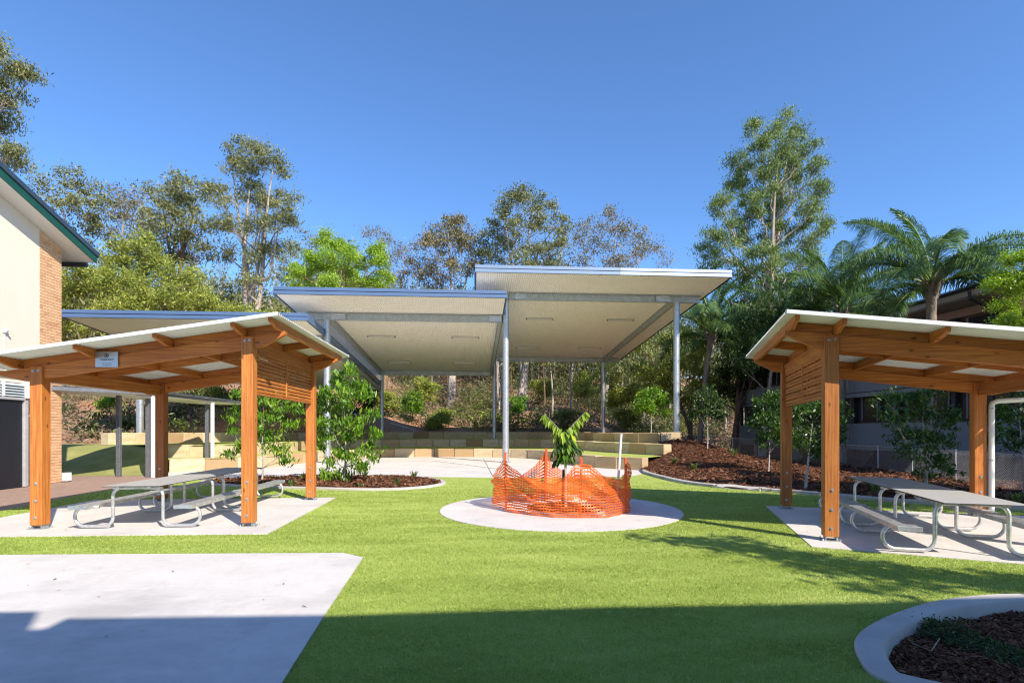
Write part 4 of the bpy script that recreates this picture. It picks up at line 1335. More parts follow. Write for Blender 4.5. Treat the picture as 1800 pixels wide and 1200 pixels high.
M['leaf_under'] = leaf_mat('leaf_undergrowth', [(0.0, (0.05, 0.08, 0.016)), (0.5, (0.145, 0.19, 0.042)), (0.9, (0.27, 0.31, 0.085)), (1.0, (0.36, 0.35, 0.12))], 0.25)
M['leaf_twig'] = leaf_mat('leaf_twiggy', [(0.0, (0.09, 0.07, 0.045)), (0.5, (0.23, 0.18, 0.11)), (1.0, (0.42, 0.33, 0.21))], 0.15)
M['leaf_strap'] = leaf_mat('leaf_strap', [(0.0, (0.06, 0.11, 0.02)), (1.0, (0.30, 0.36, 0.11))], 0.3)

def unit(v): return v / np.maximum(np.linalg.norm(v, axis=1), 1e-9)[:, None]

def leaves_arrays(rg, c, L, W, droop=0.5, outward=None):
    """diamond leaves: arrays of verts and tint for centres c"""
    n = len(c)
    a = rg.normal(0, 1, (n, 3)); a[:, 2] -= droop * 2.0
    if outward is not None: a += outward * 1.2
    a = unit(a)
    r = rg.normal(0, 1, (n, 3)); s = unit(np.cross(a, r))
    ln = L * rg.uniform(0.6, 1.3, n); wd = W * rg.uniform(0.6, 1.3, n)
    A = a * (ln / 2)[:, None]; S = s * (wd / 2)[:, None]
    return np.stack([c - A, c + S - A * .15, c + A, c - S - A * .15], axis=1)

def quads_mesh(name, q, tint):
    n = len(q)
    return np_mesh(name, q.reshape(-1, 3), np.full(n, 4), np.arange(4 * n), tint)

DENS = [1.7, 1.8]
def tree(name, label, cat, base, lumps, tr, leafmat, barkmat, sub=9, nl=60, sub_r=0.42, L=0.30, W=0.10, droop=0.5, seed=0, stems=1, group=None, twig=True, lean=(0, 0), zflat=0.75, fork=0.35, leaf_scale_tint=1.0):
    """lumps: foliage masses (x, y, z, r) relative to the base"""
    rg = np.random.default_rng(seed + 100)
    sub = sub * DENS[0]; nl = int(nl * DENS[1])
    root = empty(name, base, 0, label, cat, group)
    wood = MB()
    top = max(l[2] for l in lumps)
    cx = np.mean([l[0] for l in lumps]); cy = np.mean([l[1] for l in lumps])
    stem_paths = []
    for s in range(stems):
        a = 2 * math.pi * s / max(1, stems) + rg.uniform(0, 1)
        spread = 0.0 if stems == 1 else 0.14 * top
        P = []
        if stems == 1:
            tx_, ty_, tz_ = cx * 0.75 + lean[0], cy * 0.75 + lean[1], top * 0.84
        else:
            hi = sorted(lumps, key=lambda l: -l[2])[: max(stems * 2, 4)]
            hi = sorted(hi, key=lambda l: l[0]); g_ = hi[min(len(hi) - 1, int((s + 0.5) / stems * len(hi)))]
            tx_, ty_, tz_ = g_[0], g_[1], g_[2] - g_[3] * 0.3
        for i in range(8):
            t = i / 7
            w = 0.012 * top * math.sin(t * 5 + s * 2) 
            P.append((tx_ * t ** 1.4 + w + math.cos(a) * tr * 0.8 * (stems > 1), ty_ * t ** 1.4 + w * 0.6 + math.sin(a) * tr * 0.8 * (stems > 1), tz_ * t - 0.15))
        rad = [tr * (1 - 0.86 * (i / 7)) * (1.25 if i == 0 else 1) for i in range(8)]
        wood.tube(P, rad, 7, False)
        stem_paths.append((np.array(P), np.array(rad)))
    Q = []; TI = []
    for li, (lx, ly, lz, lr) in enumerate(lumps):
        P, rad = stem_paths[li % stems]
        zs_ = np.clip(lz - lr * 0.4 - math.hypot(lx - P[4, 0], ly - P[4, 1]) * rg.uniform(0.6, 1.1), top * fork * rg.uniform(0.8, 1.2), P[-1, 2])
        p0 = np.array([np.interp(zs_, P[:, 2], P[:, 0]), np.interp(zs_, P[:, 2], P[:, 1]), zs_])
        r0 = np.interp(zs_, P[:, 2], rad) * 0.55
        p3 = np.array([lx, ly, lz - lr * 0.2])
        mid = p0 * 0.45 + p3 * 0.55 + np.array([0, 0, 0.0]) + rg.normal(0, 0.06 * np.linalg.norm(p3 - p0), 3)
        mid2 = p0 * 0.75 + p3 * 0.25 + rg.normal(0, 0.04 * np.linalg.norm(p3 - p0), 3)
        wood.tube([p0, mid2, mid, p3], [r0, r0 * 0.8, r0 * 0.6, r0 * 0.3], 5, False)
        nsub = max(3, int(sub * (lr / 1.5) ** 1.3)) if sub > 0 else 3
        for k in range(nsub):
            d = rg.normal(0, 1, 3); d /= np.linalg.norm(d)
            d[2] = d[2] * zflat + 0.12
            cpt = np.array([lx, ly, lz]) + d * lr * rg.uniform(0.45, 1.0)
            if twig:
                st = mid + (p3 - mid) * rg.uniform(0, 1)
                mdl = (st + cpt) / 2 + rg.normal(0, 0.08 * lr, 3)
                wood.tube([st, mdl, cpt], [r0 * 0.32, r0 * 0.2, r0 * 0.08], 4, False)
            n = int(nl * rg.uniform(0.6, 1.4))
            c = cpt + rg.normal(0, 1, (n, 3)) * sub_r * np.array([1, 1, 0.7]) * rg.uniform(0.7, 1.25)
            Q.append(leaves_arrays(rg, c, L, W, droop))
            # young growth towards the outside of the crown is paler
            TI.append(np.clip(rg.beta(2, 2.2, n) * 0.8 + rg.uniform(0, 0.25), 0, 1) * leaf_scale_tint)
    wood.build('trunk', barkmat, root, True)
    link_mesh('crown', quads_mesh('crown', np.concatenate(Q), np.concatenate(TI)), leafmat, root)
    return root

def lump_px(base, d, items):
    """crown masses given as seen: (px, py, radius px, depth offset) at depth d"""
    out = []
    for (px, py, rp, *dy) in items:
        dd_ = d + (dy[0] if dy else 0)
        p = at(px, py, dd_)
        out.append((p.x - base[0], p.y - base[1], p.z - base[2], rp / FPX * dd_))
    return out

def ground_at(x, y):
    return float(terrain_h(np.array([x]), np.array([y]))[0])

def px_tree(name, label, trunk_px, d, items, **kw):
    x = (trunk_px - 900) / FPX * d
    base = (x, d, ground_at(x, d))
    return tree(name, label, kw.pop('cat', 'tree'), base, lump_px(base, d, items), **kw)

rj = random.Random(42)
def J(items, dy=3.0):
    return [(px, py, rp, rj.uniform(-dy, dy)) for px, py, rp in items]

# --- skyline trees, from left to right
px_tree('eucalyptus_tree', 'tall eucalypt at the upper left edge, only its drooping branch ends in view', -75, 30,
        J([(-20, 100, 45), (20, 105, 28), (50, 140, 22), (15, 165, 25), (-30, 190, 45), (12, 215, 26), (-25, 270, 35), (22, 262, 18), (35, 285, 14), (-60, 150, 50)], 1.5),
        tr=0.35, leafmat=M['leaf_euc'], barkmat=M['bark_pale'], sub=11, nl=70, sub_r=0.27, L=0.24, W=0.06, droop=0.8, seed=1)
px_tree('eucalyptus_tree', 'thin grey green eucalypt leaning behind the cream building roof', 150, 62,
        J([(85, 325, 24), (140, 330, 34), (110, 365, 26), (160, 370, 34), (125, 420, 32), (180, 400, 32), (150, 440, 30)]),
        tr=0.32, leafmat=M['leaf_euc'], barkmat=M['bark_pale'], sub=4, nl=55, sub_r=0.48, L=0.42, W=0.13, seed=2, lean=(-1.5, 0))
px_tree('eucalyptus_tree', 'open grey eucalypt with bare upper twigs left of the tall tree', 215, 66,
        J([(215, 345, 28), (195, 370, 30), (235, 370, 28), (215, 410, 34), (250, 400, 28), (225, 450, 34)]),
        tr=0.3, leafmat=M['leaf_dry'], barkmat=M['bark_pale'], sub=4, nl=40, sub_r=0.5, L=0.42, W=0.11, seed=3)
px_tree('eucalyptus_tree', 'dense olive eucalypt just left of the tallest pale trunked tree', 310, 56,
        J([(320, 335, 30), (285, 350, 28), (345, 355, 28), (300, 385, 36), (340, 400, 34), (270, 395, 28), (310, 440, 38), (350, 450, 30), (270, 440, 28)]),
        tr=0.38, leafmat=M['leaf_euc'], barkmat=M['bark_brown'], sub=5, nl=62, sub_r=0.46, L=0.36, W=0.12, seed=4, stems=2)
px_tree('eucalyptus_tree', 'tallest pale trunked eucalypt with domed crown in two tiers on the left', 437, 50,
        J([(440, 262, 26), (412, 275, 22), (465, 275, 24), (485, 295, 20), (410, 295, 18), (440, 295, 24), (440, 345, 34), (400, 345, 28), (470, 350, 30), (505, 360, 22), (375, 345, 22), (510, 385, 18), (490, 395, 22), (455, 395, 28), (415, 400, 26), (390, 390, 22), (395, 440, 22), (450, 450, 22), (480, 440, 20), (430, 490, 20)]),
        tr=0.34, leafmat=M['leaf_euc'], barkmat=M['bark_pale'], sub=6, nl=62, sub_r=0.38, L=0.30, W=0.10, seed=5, stems=4, fork=0.25)
px_tree('paperbark_tree', 'bushy light green tree with reddish limbs beside the brick corner', 150, 38,
        J([(135, 480, 32), (175, 465, 34), (115, 510, 30), (160, 515, 36), (205, 500, 32), (130, 545, 34), (200, 540, 34), (175, 575, 34), (125, 585, 30)], 2),
        tr=0.22, leafmat=M['leaf_olive'], barkmat=M['bark_brown'], sub=8, nl=75, sub_r=0.34, L=0.24, W=0.09, droop=0.2, seed=6, stems=3, fork=0.15)
px_tree('paperbark_tree', 'bushy rounded green tree with bare brown limbs above the blue roof edge', 240, 40,
        J([(215, 445, 28), (255, 440, 32), (235, 475, 32), (275, 470, 30), (210, 505, 30), (255, 510, 36), (290, 520, 28), (240, 545, 36), (280, 560, 30)], 2),
        tr=0.24, leafmat=M['leaf_olive'], barkmat=M['bark_brown'], sub=8, nl=75, sub_r=0.34, L=0.24, W=0.09, droop=0.2, seed=7, stems=3, fork=0.15)
px_tree('paperbark_tree', 'low light green tree nearest below the tall pale trunks', 325, 42,
        J([(310, 485, 26), (335, 500, 26), (300, 520, 28), (345, 530, 28), (320, 550, 32), (375, 545, 26), (400, 555, 26), (430, 555, 26), (465, 560, 26)], 2),
        tr=0.2, leafmat=M['leaf_olive'], barkmat=M['bark_brown'], sub=8, nl=75, sub_r=0.34, L=0.22, W=0.09, droop=0.2, seed=8, stems=2, fork=0.15)
px_tree('eucalyptus_tree', 'wispy sparse eucalypt between the tall tree and the bright green one', 520, 60,
        J([(545, 418, 18), (520, 435, 18), (505, 455, 22), (535, 445, 16), (500, 485, 22), (525, 490, 20)]),
        tr=0.2, leafmat=M['leaf_euc'], barkmat=M['bark_pale'], sub=4, nl=45, sub_r=0.4, L=0.34, W=0.10, seed=9)
px_tree('broadleaf_tree', 'vivid lime green tree above the middle canopy roof', 600, 47,
        J([(585, 422, 20), (600, 432, 20), (570, 425, 14), (575, 455, 24), (615, 448, 20), (545, 462, 22), (655, 440, 20), (645, 462, 22), (668, 465, 18), (525, 475, 20), (560, 485, 28), (605, 480, 30), (640, 490, 28), (670, 495, 22), (530, 500, 24), (585, 505, 30), (625, 510, 28)], 2.5),
        tr=0.22, leafmat=M['leaf_vivid'], barkmat=M['bark_brown'], sub=7, nl=120, sub_r=0.30, L=0.20, W=0.09, droop=0.1, seed=10, stems=2, zflat=0.6)
px_tree('eucalyptus_tree', 'nearly bare grey twigged tree behind the lime green one', 705, 70,
        J([(675, 415, 20), (650, 412, 16), (690, 440, 24), (712, 445, 16), (725, 465, 18), (690, 475, 28), (715, 490, 26)]),
        tr=0.22, leafmat=M['leaf_dry'], barkmat=M['bark_pale'], sub=4, nl=28, sub_r=0.5, L=0.40, W=0.09, seed=11, stems=2)
px_tree('eucalyptus_tree', 'brownish eucalypt with pale forks left of the tallest canopy', 790, 62,
        J([(790, 398, 22), (765, 410, 24), (815, 405, 26), (755, 440, 26), (795, 435, 32), (835, 430, 28), (745, 470, 26), (780, 475, 32), (820, 470, 32), (760, 500, 28)]),
        tr=0.34, leafmat=M['leaf_dry'], barkmat=M['bark_pale'], sub=5, nl=55, sub_r=0.45, L=0.36, W=0.11, seed=12, stems=2)
px_tree('eucalyptus_tree', 'broad olive eucalypt with white limbs above the tallest canopy', 918, 60,
        J([(908, 345, 24), (935, 355, 26), (885, 360, 22), (960, 365, 18), (880, 390, 26), (920, 388, 32), (955, 395, 24), (985, 385, 16), (995, 405, 14), (870, 425, 28), (905, 430, 32), (945, 435, 26), (985, 420, 18), (975, 440, 16), (860, 455, 28), (915, 465, 34), (950, 470, 26), (985, 470, 20)]),
        tr=0.36, leafmat=M['leaf_euc'], barkmat=M['bark_pale'], sub=5, nl=58, sub_r=0.42, L=0.34, W=0.11, seed=13, stems=3, fork=0.3)
px_tree('eucalyptus_tree', 'half bare spreading tree right of the broad olive eucalypt', 1060, 64,
        J([(1075, 378, 18), (1045, 395, 22), (1085, 400, 22), (1025, 415, 24), (1060, 425, 28), (1110, 410, 24), (1135, 425, 20), (1020, 450, 26), (1070, 455, 30), (1115, 450, 28), (1145, 440, 18), (1165, 455, 14), (1100, 475, 26)]),
        tr=0.28, leafmat=M['leaf_dry'], barkmat=M['bark_pale'], sub=5, nl=30, sub_r=0.48, L=0.36, W=0.10, seed=14, stems=2)
px_tree('eucalyptus_tree', 'very tall feathery green eucalypt right of the tallest canopy', 1335, 40,
        J([(1380, 218, 22), (1355, 225, 16), (1325, 225, 18), (1395, 245, 22), (1330, 255, 24), (1370, 260, 26), (1420, 265, 18), (1300, 285, 24), (1350, 290, 30), (1400, 290, 26), (1435, 295, 18), (1290, 320, 28), (1340, 325, 32), (1390, 330, 32), (1440, 330, 22), (1270, 365, 26), (1320, 365, 34), (1375, 370, 34), (1430, 370, 28), (1265, 405, 28), (1310, 410, 34), (1365, 415, 36), (1425, 415, 30), (1450, 395, 16), (1245, 440, 22), (1295, 450, 32), (1350, 455, 36), (1410, 460, 32), (1240, 470, 14), (1290, 490, 32), (1345, 500, 36), (1400, 500, 32), (1310, 535, 30), (1365, 540, 32), (1330, 575, 30)], 2.5),
        tr=0.34, leafmat=M['leaf_tall'], barkmat=M['bark_pale'], sub=9, nl=84, sub_r=0.30, L=0.25, W=0.062, droop=0.7, seed=15, stems=3, fork=0.12, zflat=0.9)

# --- trees in the shade on the right, under and behind the palms
px_tree('shade_tree', 'dark leafy tree behind the rightmost canopy column', 1215, 44,
        J([(1190, 600, 34), (1230, 590, 34), (1170, 640, 34), (1220, 640, 36), (1150, 670, 30), (1200, 690, 34), (1245, 670, 30), (1130, 615, 24), (1120, 650, 22)], 2.5), tr=0.22, leafmat=M['leaf_olive'], barkmat=M['bark_brown'], sub=7, nl=70, sub_r=0.36, L=0.26, W=0.10, seed=21, stems=2, fork=0.2)
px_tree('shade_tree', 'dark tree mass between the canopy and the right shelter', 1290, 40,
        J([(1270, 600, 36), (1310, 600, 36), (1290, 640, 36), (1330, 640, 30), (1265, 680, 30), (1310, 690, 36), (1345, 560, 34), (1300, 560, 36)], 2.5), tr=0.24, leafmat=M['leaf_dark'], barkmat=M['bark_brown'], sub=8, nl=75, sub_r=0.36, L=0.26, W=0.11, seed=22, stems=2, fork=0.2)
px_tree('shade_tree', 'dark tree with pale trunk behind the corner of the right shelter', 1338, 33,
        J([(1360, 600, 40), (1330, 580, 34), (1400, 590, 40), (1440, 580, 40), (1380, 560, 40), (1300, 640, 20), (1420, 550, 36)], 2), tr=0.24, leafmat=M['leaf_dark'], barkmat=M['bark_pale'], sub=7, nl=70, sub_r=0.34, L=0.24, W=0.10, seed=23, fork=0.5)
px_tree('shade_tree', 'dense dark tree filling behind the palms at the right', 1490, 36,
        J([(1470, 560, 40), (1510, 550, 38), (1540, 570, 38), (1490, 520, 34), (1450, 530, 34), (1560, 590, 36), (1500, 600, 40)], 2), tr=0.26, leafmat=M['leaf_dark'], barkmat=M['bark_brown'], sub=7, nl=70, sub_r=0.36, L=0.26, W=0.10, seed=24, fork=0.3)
px_tree('garden_tree', 'yellow green leafy tree cut by the right edge of the frame', 1840, 13.5,
        J([(1790, 455, 30), (1770, 490, 28), (1800, 500, 34), (1750, 500, 20), (1780, 540, 30), (1800, 570, 36), (1765, 565, 22), (1840, 520, 45), (1830, 460, 40)], 0.5), tr=0.08, leafmat=M['leaf_lime'], barkmat=M['bark_brown'], sub=40, nl=60, sub_r=0.09, L=0.075, W=0.035, droop=0.0, seed=25, fork=0.3, zflat=0.5)

# --- young trees on the slope and the mound
def sapling(label, px, d, top_py, items, seed, leafmat=None, L=0.16, W=0.07, zb=None, name='young_tree', sub=26, nl=26, sub_r=0.13, tr=0.035, fork=0.25, droop=0.6, stems=1):
    x = (px - 900) / FPX * d
    base = (x, d, ground_at(x, d) if zb is None else zb)
    return tree(name, label, 'young tree', base, lump_px(base, d, [(a, b_, c_, rj.uniform(-c_, c_) / FPX * d * 0.8) for a, b_, c_ in items]), tr, leafmat or M['leaf_garden'], M['bark_young'], sub=sub, nl=nl, sub_r=sub_r, L=L, W=W, droop=droop, seed=seed, fork=fork, stems=stems)

sapling('slim sapling with bright round crown behind the top terrace wall', 1144, 33, 680,
        [(1130, 700, 16), (1150, 695, 18), (1165, 710, 16), (1140, 715, 18), (1165, 725, 12), (1125, 720, 12)], 31, zb=1.5, L=0.17, W=0.09, nl=30, sub_r=0.16, sub=20)
sapling('slim pale stemmed sapling on top of the mulched mound', 1243, 25, 690,
        [(1235, 705, 18), (1255, 710, 18), (1240, 725, 18), (1260, 730, 14), (1225, 725, 12), (1245, 690, 10)], 32, zb=0.75, leafmat=M['leaf_dark'], L=0.15, W=0.08, nl=26, sub_r=0.14, sub=26)
sapling('leafy young tree on the far side of the left garden bed, behind the shelter post', 460, 17.0, 690,
        [(430, 700, 26), (465, 700, 28), (500, 705, 28), (415, 735, 22), (450, 735, 26), (490, 735, 28), (520, 745, 18), (440, 765, 26), (480, 762, 24), (420, 785, 16), (410, 800, 14), (470, 785, 18), (500, 790, 18), (405, 760, 12), (515, 715, 18), (505, 808, 12)], 33, zb=0.05, L=0.18, W=0.058, nl=17, sub_r=0.12, sub=17, fork=0.15, droop=1.0)
sapling('leafy young tree with glossy yellow green leaves in front of the left garden bed', 604, 16.5, 640,
        [(618, 655, 16), (600, 668, 20), (630, 680, 18), (585, 690, 22), (615, 700, 24), (640, 695, 14), (575, 715, 22), (610, 725, 26), (640, 730, 18), (590, 750, 26), (625, 755, 26), (655, 765, 14), (575, 775, 22), (610, 785, 28), (645, 790, 18), (590, 805, 22), (625, 812, 20), (655, 800, 14), (575, 830, 14), (600, 832, 14), (640, 822, 14), (568, 690, 14), (562, 745, 12)], 34, zb=0.08, L=0.20, W=0.062, nl=18, sub_r=0.115, sub=18, fork=0.12, droop=1.0)
sapling('young tree with pale trunk behind the high posts of the right shelter', 1415, 14.6, 690,
        [(1400, 715, 22), (1430, 710, 24), (1455, 715, 18), (1400, 745, 24), (1435, 745, 26), (1465, 750, 18), (1415, 775, 24), (1450, 775, 20), (1475, 730, 14), (1385, 730, 14), (1430, 795, 16), (1475, 770, 10)], 35, zb=0.06, leafmat=M['leaf_shade'], L=0.12, W=0.05, nl=22, sub_r=0.11, sub=34, tr=0.045, fork=0.3)
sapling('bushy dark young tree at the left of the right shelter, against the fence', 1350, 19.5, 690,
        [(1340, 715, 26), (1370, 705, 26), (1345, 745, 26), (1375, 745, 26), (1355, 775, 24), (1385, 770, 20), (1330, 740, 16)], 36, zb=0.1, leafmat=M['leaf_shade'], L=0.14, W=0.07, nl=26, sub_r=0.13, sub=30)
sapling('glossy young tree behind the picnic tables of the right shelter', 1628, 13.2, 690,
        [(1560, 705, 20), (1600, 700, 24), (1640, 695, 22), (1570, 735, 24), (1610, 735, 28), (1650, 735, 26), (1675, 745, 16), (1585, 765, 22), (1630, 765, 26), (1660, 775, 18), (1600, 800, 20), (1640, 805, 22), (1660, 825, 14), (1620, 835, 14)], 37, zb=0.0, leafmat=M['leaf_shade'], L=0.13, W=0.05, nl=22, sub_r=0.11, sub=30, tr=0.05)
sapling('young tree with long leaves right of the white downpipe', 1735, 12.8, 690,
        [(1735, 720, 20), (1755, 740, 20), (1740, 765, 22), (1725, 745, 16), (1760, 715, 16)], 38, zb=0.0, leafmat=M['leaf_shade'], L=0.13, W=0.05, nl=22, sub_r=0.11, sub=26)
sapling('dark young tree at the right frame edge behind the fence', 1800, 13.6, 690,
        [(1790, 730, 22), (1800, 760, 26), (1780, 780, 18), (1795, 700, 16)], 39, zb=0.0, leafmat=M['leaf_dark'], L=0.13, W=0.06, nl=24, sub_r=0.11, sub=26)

# --- the sapling inside the orange barrier: arching sprays of hanging leaves
SP_ = empty('planted_sapling', (1.10, 11.2, 0.016), 0, 'young sapling with drooping leaf sprays inside the orange barrier', 'young tree')
w = MB(); w.tube([(0, 0, -0.02), (0.01, 0, 0.6), (-0.02, 0.01, 1.15), (0.0, 0, 1.55)], [0.018, 0.016, 0.012, 0.006], 7, False)
rg = np.random.default_rng(77)
def big_leaf(mb_list, p, a, s, L, Wd):
    a = a / np.linalg.norm(a); s = s - a * np.dot(a, s); s /= np.linalg.norm(s); n_ = np.cross(a, s)
    pts = [p, p + a * L * .3 + s * Wd * .5 + n_ * .012, p + a * L * .3 - s * Wd * .5 + n_ * .012, p + a * L * .68 + s * Wd * .42 - a[2] * 0 + n_ * .008, p + a * L * .68 - s * Wd * .42 + n_ * .008, p + a * L - np.array([0, 0, .02])]
    mid1 = p + a * L * .3; mid2 = p + a * L * .68
    mb_list.append((pts[0], pts[1], mid1)); mb_list.append((pts[0], mid1, pts[2]))
    mb_list.append((pts[1], pts[3], mid2, mid1)); mb_list.append((mid1, mid2, pts[4], pts[2]))
    mb_list.append((pts[3], pts[5], mid2)); mb_list.append((mid2, pts[5], pts[4]))
def leaf_obj(name, polys, tints, mat, parent):
    vs = []; fn = []; lp = []; ti = []
    for i, pl in enumerate(polys):
        fn.append(len(pl)); lp += list(range(len(vs), len(vs) + len(pl))); vs += list(pl); ti.append(tints[i])
    return link_mesh(name, np_mesh(name, np.array(vs), np.array(fn), np.array(lp), np.array(ti)), mat, parent)
for (sx, ln, top, lime, yy) in ((-1, 0.42, 1.93, True, 0.05), (1, 0.42, 1.98, True, -0.05), (-1, 0.22, 1.42, False, -0.12), (1, 0.24, 1.45, False, -0.1), (-1, 0.16, 1.2, False, 0.15), (0.1, 0.2, 1.62, False, -0.2), (0.5, 0.22, 1.5, False, 0.2), (-0.6, 0.25, 1.55, False, 0.15)):
    z0 = top - 0.50 if lime else top - 0.1
    path = [np.array((0, 0, z0)) + np.array((sx * ln * t, yy * t, (top - z0) * (t ** 0.8) + (0 if lime else -0.22 * t * t))) for t in np.linspace(0, 1, 9)]
    w.tube(path, [0.008 * (1 - 0.7 * t) for t in np.linspace(0, 1, 9)], 5, False)
    polys = []; tn_ = []
    for t in np.linspace(0.15, 1, 13 if lime else 10):
        k = t * 8; i = min(7, int(k)); p = path[i] + (path[i + 1] - path[i]) * (k - i)
        for side in (-1, 1):
            a = np.array((sx * 0.28 + rg.normal(0, .25), side * 0.5 + rg.normal(0, .25), -0.95 + rg.normal(0, .15)))
            s_ = np.array((0.9, side * 0.2, 0.1)) + rg.normal(0, .3, 3)
            n0_ = len(polys)
            big_leaf(polys, p, a, s_, rg.uniform(0.15, 0.22) * (1.0 if lime else 1.15), rg.uniform(0.045, 0.06) * (1 if lime else 1.3))
            tt = rg.uniform(0.1, 0.9); tn_ += [tt] * (len(polys) - n0_)
    leaf_obj('leaf_spray', polys, tn_, M['leaf_lime'] if lime else M['leaf_dark'], SP_)
polys = []; tn_ = []
for k in range(150):
    th = rg.uniform(0, 2 * math.pi); rr_ = 0.26 * math.sqrt(rg.uniform(0.05, 1)); zz = rg.uniform(0.98, 1.68)
    rr_ *= 0.65 + 0.5 * (zz - 1.05)
    p_ = np.array((rr_ * math.cos(th), rr_ * math.sin(th), zz)); n0_ = len(polys)
    big_leaf(polys, p_, np.array((math.cos(th) * .5, math.sin(th) * .5, -0.85)) + rg.normal(0, .22, 3), np.array((-math.sin(th), math.cos(th), .1)) + rg.normal(0, .3, 3), rg.uniform(.12, .2), rg.uniform(.055, .085))
    tt = rg.uniform(0.1, 0.7) if zz < 1.35 else rg.uniform(.6, 1); tn_ += [tt] * (len(polys) - n0_)
leaf_obj('leaf_mass', polys, tn_, M['leaf_garden'], SP_)
w.build('stem', M['bark_young'], SP_, True)
mb = MB(); mb.tube([(1.1, 11.2, 0.0), (1.1, 11.2, 0.022)], 0.8, 40); tag(mb.build('planting_soil', M['soil']), kind='structure')

# --- palms
def frond_mesh(L, a0, a1, seed, nleaf=105):
    rg = np.random.default_rng(seed)
    t = np.linspace(0, 1, 16)
    # rachis in the x,z plane: rises then arches over
    ang = a0 - (a0 - a1) * t ** 1.25
    dx = np.cos(ang) * L / 15; dz = np.sin(ang) * L / 15
    px_ = np.concatenate(([0], np.cumsum(dx)))[:16]; pz = np.concatenate(([0], np.cumsum(dz)))[:16]
    wood = MB(); wood.tube([(a, 0, b_) for a, b_ in zip(px_, pz)], list(0.045 * (1 - t) ** 0.8 + 0.006), 6, False)
    polys = []; tn_ = []
    for i in range(nleaf):
        tt = 0.16 + 0.84 * (i + rg.uniform(0, .8)) / nleaf
        p = np.array((np.interp(tt, t, px_), 0, np.interp(tt, t, pz)))
        an = np.interp(tt, t, ang); tang = np.array((math.cos(an), 0, math.sin(an)))
        ll = L * 0.27 * (math.sin(math.pi * min(1, tt * 0.9 + 0.12)) ** 0.6) * rg.uniform(.8, 1.15)
        for side in (-1, 1):
            for rep in range(2):
                d0 = np.array((0, side, 0)) * 0.9 + tang * rg.uniform(.35, .8) + np.array((0, 0, 1)) * rg.uniform(-.35, .55)
                d0 /= np.linalg.norm(d0)
                wv = 0.026 * rg.uniform(.8, 1.3)
                q0 = p; q1 = p + d0 * ll * .45 + np.array((0, 0, -.02)); q2 = q1 + (d0 * .55 + np.array((0, 0, -.75)) * rg.uniform(.5, 1.1)) * ll * .55
                sdv = np.cross(d0, np.array((0.3, 0, 1.0)) + rg.normal(0, .3, 3)); sdv /= np.linalg.norm(sdv)
                polys.append((q0 - sdv * wv * .4, q0 + sdv * wv * .4, q1 + sdv * wv * .5, q1 - sdv * wv * .5)); polys.append((q1 - sdv * wv * .5, q1 + sdv * wv * .5, q2))
                v_ = rg.uniform(0, 1); tn_ += [v_, v_]
    vs = []; fn = []; lp = []
    for pl in polys:
        fn.append(len(pl)); lp += list(range(len(vs), len(vs) + len(pl))); vs += list(pl)
    nb = len(vs)
    vs += wood.v
    for f in wood.f:
        fn.append(len(f)); lp += [nb + i for i in f]; tn_.append(0.9)
    me = np_mesh('frond', np.array(vs), np.array(fn), np.array(lp), np.array(tn_))
    me.materials.append(M['leaf_palm'])
    return me
FR = {k: frond_mesh(L_, R(a0), R(a1), 50 + i) for i, (k, L_, a0, a1) in enumerate((('up', 4.4, 82, 35), ('curl', 4.2, 84, -35), ('high', 4.8, 68, 0), ('arch', 4.9, 52, -48), ('low', 4.6, 28, -70), ('hang', 3.8, -5, -85)))}
def palm(label, px, d, crown_py, nfr, seed, scale=1.0, tr=0.19, lean=(0, 0), zb=None, plan=None):
    rg = random.Random(seed)
    x = (px - 900) / FPX * d
    zb = ground_at(x, d) if zb is None else zb
    zc = EYE + (HORIZON - crown_py) / FPX * d - zb
    root = empty('queen_palm', (x - lean[0], d - lean[1], zb), 0, label, 'palm')
    w = MB()
    n = 40
    P = [(lean[0] * (i / n) ** 1.5, lean[1] * (i / n) ** 1.5, zc * i / n) for i in range(n + 1)]
    w.tube(P, [tr * (1.25 - 0.45 * min(1, i / 6) + (0.06 if i % 2 else 0.0)) if i < n - 4 else tr * (0.85 + 0.25 * (i - n + 4) / 4) for i in range(n + 1)], 12, False)
    w.build('trunk', M['bark_palm'], root, True)
    # old leaf bases
    w = MB()
    for i in range(12):
        a = i * 2.4; h = zc - 0.55 + 0.06 * i
        w.tube([(lean[0] + math.cos(a) * tr * .8, lean[1] + math.sin(a) * tr * .8, h), (lean[0] + math.cos(a) * tr * 1.5, lean[1] + math.sin(a) * tr * 1.5, h + .35), (lean[0] + math.cos(a) * tr * 2.3, lean[1] + math.sin(a) * tr * 2.3, h + .6)], [.09, .07, .03], 6, False)
    w.build('leaf_bases', M['bark_palm'], root, True)
    plan = plan or [(('up', 'high', 'arch', 'arch', 'low', 'hang')[min(5, int(6 * i / nfr))], math.degrees(i * 2.39996)) for i in range(nfr)]
    for i, (kind, az) in enumerate(plan):
        o = link_mesh('frond', FR[kind], None, root, (lean[0], lean[1], zc + 0.15 - 0.4 * i / len(plan)))
        o.rotation_euler = (rg.uniform(-.12, .12), rg.uniform(-.08, .08), R(az) + rg.uniform(-.1, .1))
        sc = scale * rg.uniform(.92, 1.08)
        o.scale = (sc, sc, sc)
    return root
palm('tall queen palm rising above the roof of the right shelter', 1637, 21.5, 500, 19, 1, 0.92, 0.21, zb=-0.2,
     plan=[('high', 172), ('up', 100), ('curl', 15), ('high', 150), ('arch', 10), ('arch', 0), ('arch', 25), ('arch', 345), ('arch', 190), ('arch', 165), ('low', 180), ('low', 205), ('low', 350), ('arch', 60), ('arch', 120), ('low', 270), ('low', 90), ('hang', 200), ('hang', 130), ('low', 15), ('arch', 285), ('arch', 240)])
